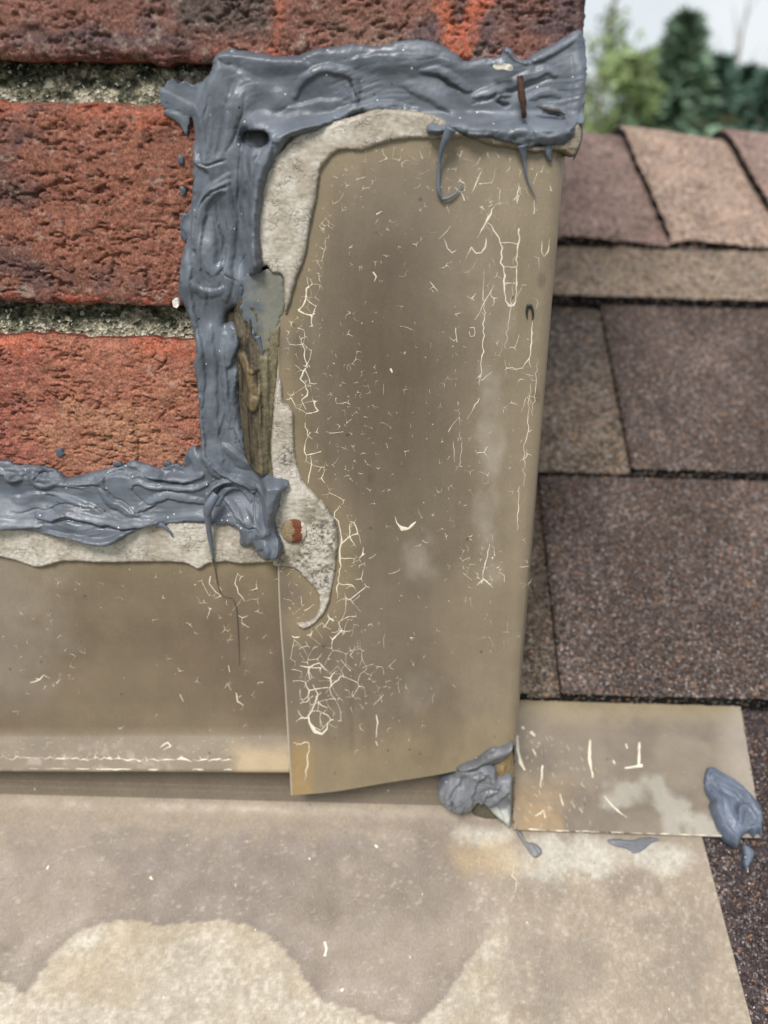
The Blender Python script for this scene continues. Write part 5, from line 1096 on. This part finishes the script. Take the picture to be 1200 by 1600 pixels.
relief('white_flake', [ck], .3, lambda U, V, sd: .6+.3*fbm(U/.8, V/.8, 2, 960), lambda U, V, sd, H: np.broadcast_to(S(214, 208, 194, .92), U.shape+(3,))*(1+.3*fbm(U/.7, V/.5, 2, 961))[..., None], M_CRACK, WALL, 1.2, None, base=lambda U, V: 5.6+0*U, ragged=.25, rag_scale=1, label='small cream flake stuck in the grey sealant above the twig', category='flake')
ck = WU([(269, 470), (275, 467), (279, 474), (277, 481), (271, 480)], 4)
relief('white_flake', [ck], .3, lambda U, V, sd: .8+.3*fbm(U/.8, V/.8, 2, 962), lambda U, V, sd, H: np.broadcast_to(S(226, 222, 214, .95), U.shape+(3,)), M_CRACK, WALL, 2.0, None, base=lambda U, V: 3.0+0*U, label='tiny white flake on the brick edge left of the vertical sealant', category='flake')

# ================================================================== BEYOND THE RIDGE
GZ = -4200.0
link('ground', mesh_np('ground', [[-9e5, -9e5, GZ], [9e5, -9e5, GZ], [9e5, 9e5, GZ], [-9e5, 9e5, GZ]], [[0, 1, 2, 3]], col=np.broadcast_to(S(92, 104, 70, .7), (4, 3))), M_GROUND, kind='structure')
for nm, a, b in (('house_wall', (-3000, -1250, GZ), (3000, 2050, -760)),):
    link('house', box_mesh('house', a, b, S(170, 160, 145, .9)), mat_plain('render_wall', .85, .2, 8, .01, .08), None, label='plain house body under the shingled roof', category='house')
def spot(px, py, D):
    v = rays(np.array([px]), np.array([py]))[0]; k = (D-CAM[1])/v[1]; return CAM+v*k
def trunk_tube(name, pts, rad, col, parent, sides=7): return link(name, tube_mesh(name, pts, rad, col, sides, .2), M_BARK, parent)
def leaf_cards(centers, size, r, flat=.5, elong=1.0, axis=None):
    n = len(centers); d = r.normal(0, 1, (n, 3)); d[:, 2] *= flat
    if axis is not None: d = d*.45+axis
    d /= np.linalg.norm(d, axis=1)[:, None]; e = np.cross(d, r.normal(0, 1, (n, 3))); e /= np.linalg.norm(e, axis=1)[:, None]
    s = size*(.6+.8*r.random(n))[:, None]
    V = np.stack([centers-d*s*elong, centers+e*s*.5, centers+d*s*elong, centers-e*s*.5], 1)
    q = (np.arange(n)[:, None]*4+np.arange(4)[None]); return V.reshape(-1, 3), q
def conifer(px, py, D, spread, seed, tone, label, dens=1.0, droop=.25):
    r = np.random.default_rng(seed); tip = spot(px, py, D); H = tip[2]-GZ
    t = empty('conifer_tree', label=label, category='conifer tree', group='trees beyond the ridge')
    base = np.array([tip[0], tip[1], GZ])
    trunk_tube('trunk', [base, base+[30, 0, H*.4], base+[-20, 10, H*.75], tip-[0, 0, 40]], [H*.022, H*.016, H*.008, 8], S(84, 70, 58, .8), t)
    cs = []; ax = []
    nb = int(300*dens)
    for i in range(nb):
        f = ((i+r.random())/nb)**1.5; z = tip[2]-f*H*.86; L = spread*H*(.012+.988*f**.95)*(.55+.8*r.random()); a = r.random()*6.283
        dirv = np.array([math.cos(a), math.sin(a), .15-droop*r.random()])
        m_ = int(14+60*f*dens); q = r.random(m_)**.6; c = np.array([tip[0], tip[1], z])+dirv*L*q[:, None]; c[:, 2] -= droop*L*q**2*.6
        c += r.normal(0, .07*L+14, (m_, 3)); cs.append(c); ax.append(np.broadcast_to(dirv, (m_, 3)))
    c = np.concatenate(cs); V, q = leaf_cards(c, H*.02, r, .5, 1.6, np.concatenate(ax))
    cl = tone*(.55+.8*r.random(len(c)))[:, None]*(1+.4*fbm(c[:, 0]/400, c[:, 2]/300, 3, seed))[:, None]; cl = np.where((r.random(len(c)) < .12)[:, None], S(110, 112, 82, .6), cl)
    link('crown', mesh_np('crown', V, q, col=np.repeat(cl, 4, 0), smooth=False), M_LEAF, t)
    return t
def broadleaf(px, py, D, rad, seed, tone, label, n=5200, leaf=60, gap=.5):
    r = np.random.default_rng(seed); top = spot(px, py, D); H = top[2]-GZ
    t = empty('broadleaf_tree', label=label, category='leafy tree', group='trees beyond the ridge'); base = np.array([top[0], top[1], GZ]); fork = base+[0, 0, H*.5]
    trunk_tube('trunk', [base, base+[60, 20, H*.25], fork], [110, 85, 60], S(90, 78, 66, .8), t)
    tips = []
    for i in range(9):
        a = r.random()*6.283; q = rad*(.3+.7*r.random()); e = np.array([top[0]+q*math.cos(a), top[1]+q*math.sin(a), top[2]-r.random()*H*.35-(q/rad)**2*H*.12]); 
        trunk_tube('limb', [fork-[0, 0, r.random()*300], (fork+e)/2+r.normal(0, 120, 3), e], [45, 26, 8], S(90, 78, 66, .8), t, 5); tips.append(e)
    blobs = []
    for e in tips:
        for k in range(7): blobs.append((e+r.normal(0, rad*.28, 3), rad*(.10+.16*r.random())))
    per = n//len(blobs); c = np.concatenate([b+r.normal(0, 1, (per, 3))*s_*.7 for b, s_ in blobs]); shade = np.repeat(.6+.75*r.random(len(blobs)), per)
    V, q = leaf_cards(c, leaf, r, .8, .9); cl = tone*(shade*(.7+.6*r.random(len(c))))[:, None]
    link('crown', mesh_np('crown', V, q, col=np.repeat(cl, 4, 0), smooth=False), M_LEAF, t); return t
FOL = S(138, 164, 138, .85); FOL2 = S(116, 146, 130, .85); FOL3 = S(162, 180, 124, .85)
conifer(1073, 26, 13000, .36, 41, FOL, 'tallest pointed dark green conifer standing beyond the ridge, clear of the others', 1.2)
conifer(1128, 92, 16000, .34, 42, FOL2, 'shorter broad blue green conifer just right of the tallest pointed conifer', 1.2, .1)
conifer(1172, 108, 18000, .4, 49, FOL2, 'wide dark conifer between the shorter broad one and the one cut by the frame', 1.2, .1)
conifer(1205, 116, 15000, .36, 43, FOL2, 'dark conifer cut by the right edge of the photo', 1.2, .1)
conifer(1020, 158, 17000, .3, 44, FOL*.9, 'low dark conifer between the leafy tree and the tallest conifer', 1.0)
broadleaf(950, 86, 11000, 620, 45, FOL3, 'yellow green leafy tree just right of the chimney edge', 5200, 62)
broadleaf(985, 128, 14000, 700, 46, FOL3*.85, 'mid green leafy tree half hidden behind the yellow green one', 4800, 66)
broadleaf(1165, 158, 19000, 1300, 47, FOL2*.95, 'dense low dark tree behind the shorter broad conifer', 5200, 90)
broadleaf(880, 90, 12500, 800, 48, FOL3*.8, 'green leafy tree mostly hidden behind the chimney', 4200, 62)
def bare_tree(px, py, D, seed, label, leafy=0):
    r = np.random.default_rng(seed); tip = spot(px, py, D); base = np.array([tip[0], tip[1], GZ]); H = tip[2]-GZ
    t = empty('bare_tree', label=label, category='bare tree', group='trees beyond the ridge')
    trunk_tube('trunk', [base, base+[50, 0, H*.4], base+[-40, 0, H*.75], tip], [75, 50, 24, 6], S(120, 106, 96, .9), t)
    for i in range(10):
        f = .55+.42*r.random(); p = base+(tip-base)*f; a = r.random()*6.283; L = H*.16*(1.1-f)*2*(.6+r.random()); e = p+np.array([math.cos(a)*L*.6, math.sin(a)*L*.6, L])
        trunk_tube('limb', [p, (p+e)/2+r.normal(0, 40, 3), e], [14, 8, 3], S(120, 106, 96, .9), t, 5)
    if leafy:
        c = np.concatenate([base+(tip-base)*(.7+.3*r.random())+r.normal(0, 90, (leafy//10, 3)) for _ in range(10)]); V, q = leaf_cards(c, 45, r, .8, .9)
        link('crown', mesh_np('crown', V, q, col=np.broadcast_to(S(150, 165, 110, .7), (len(V), 3)), smooth=False), M_LEAF, t)
bare_tree(966, -40, 12000, 51, 'thin sparse tree with a few pale leaves rising above the yellow green tree', 400)
bare_tree(1180, -50, 22000, 52, 'thin bare pale tree in the gap right of the tallest conifer')

scene.render.engine = 'CYCLES'
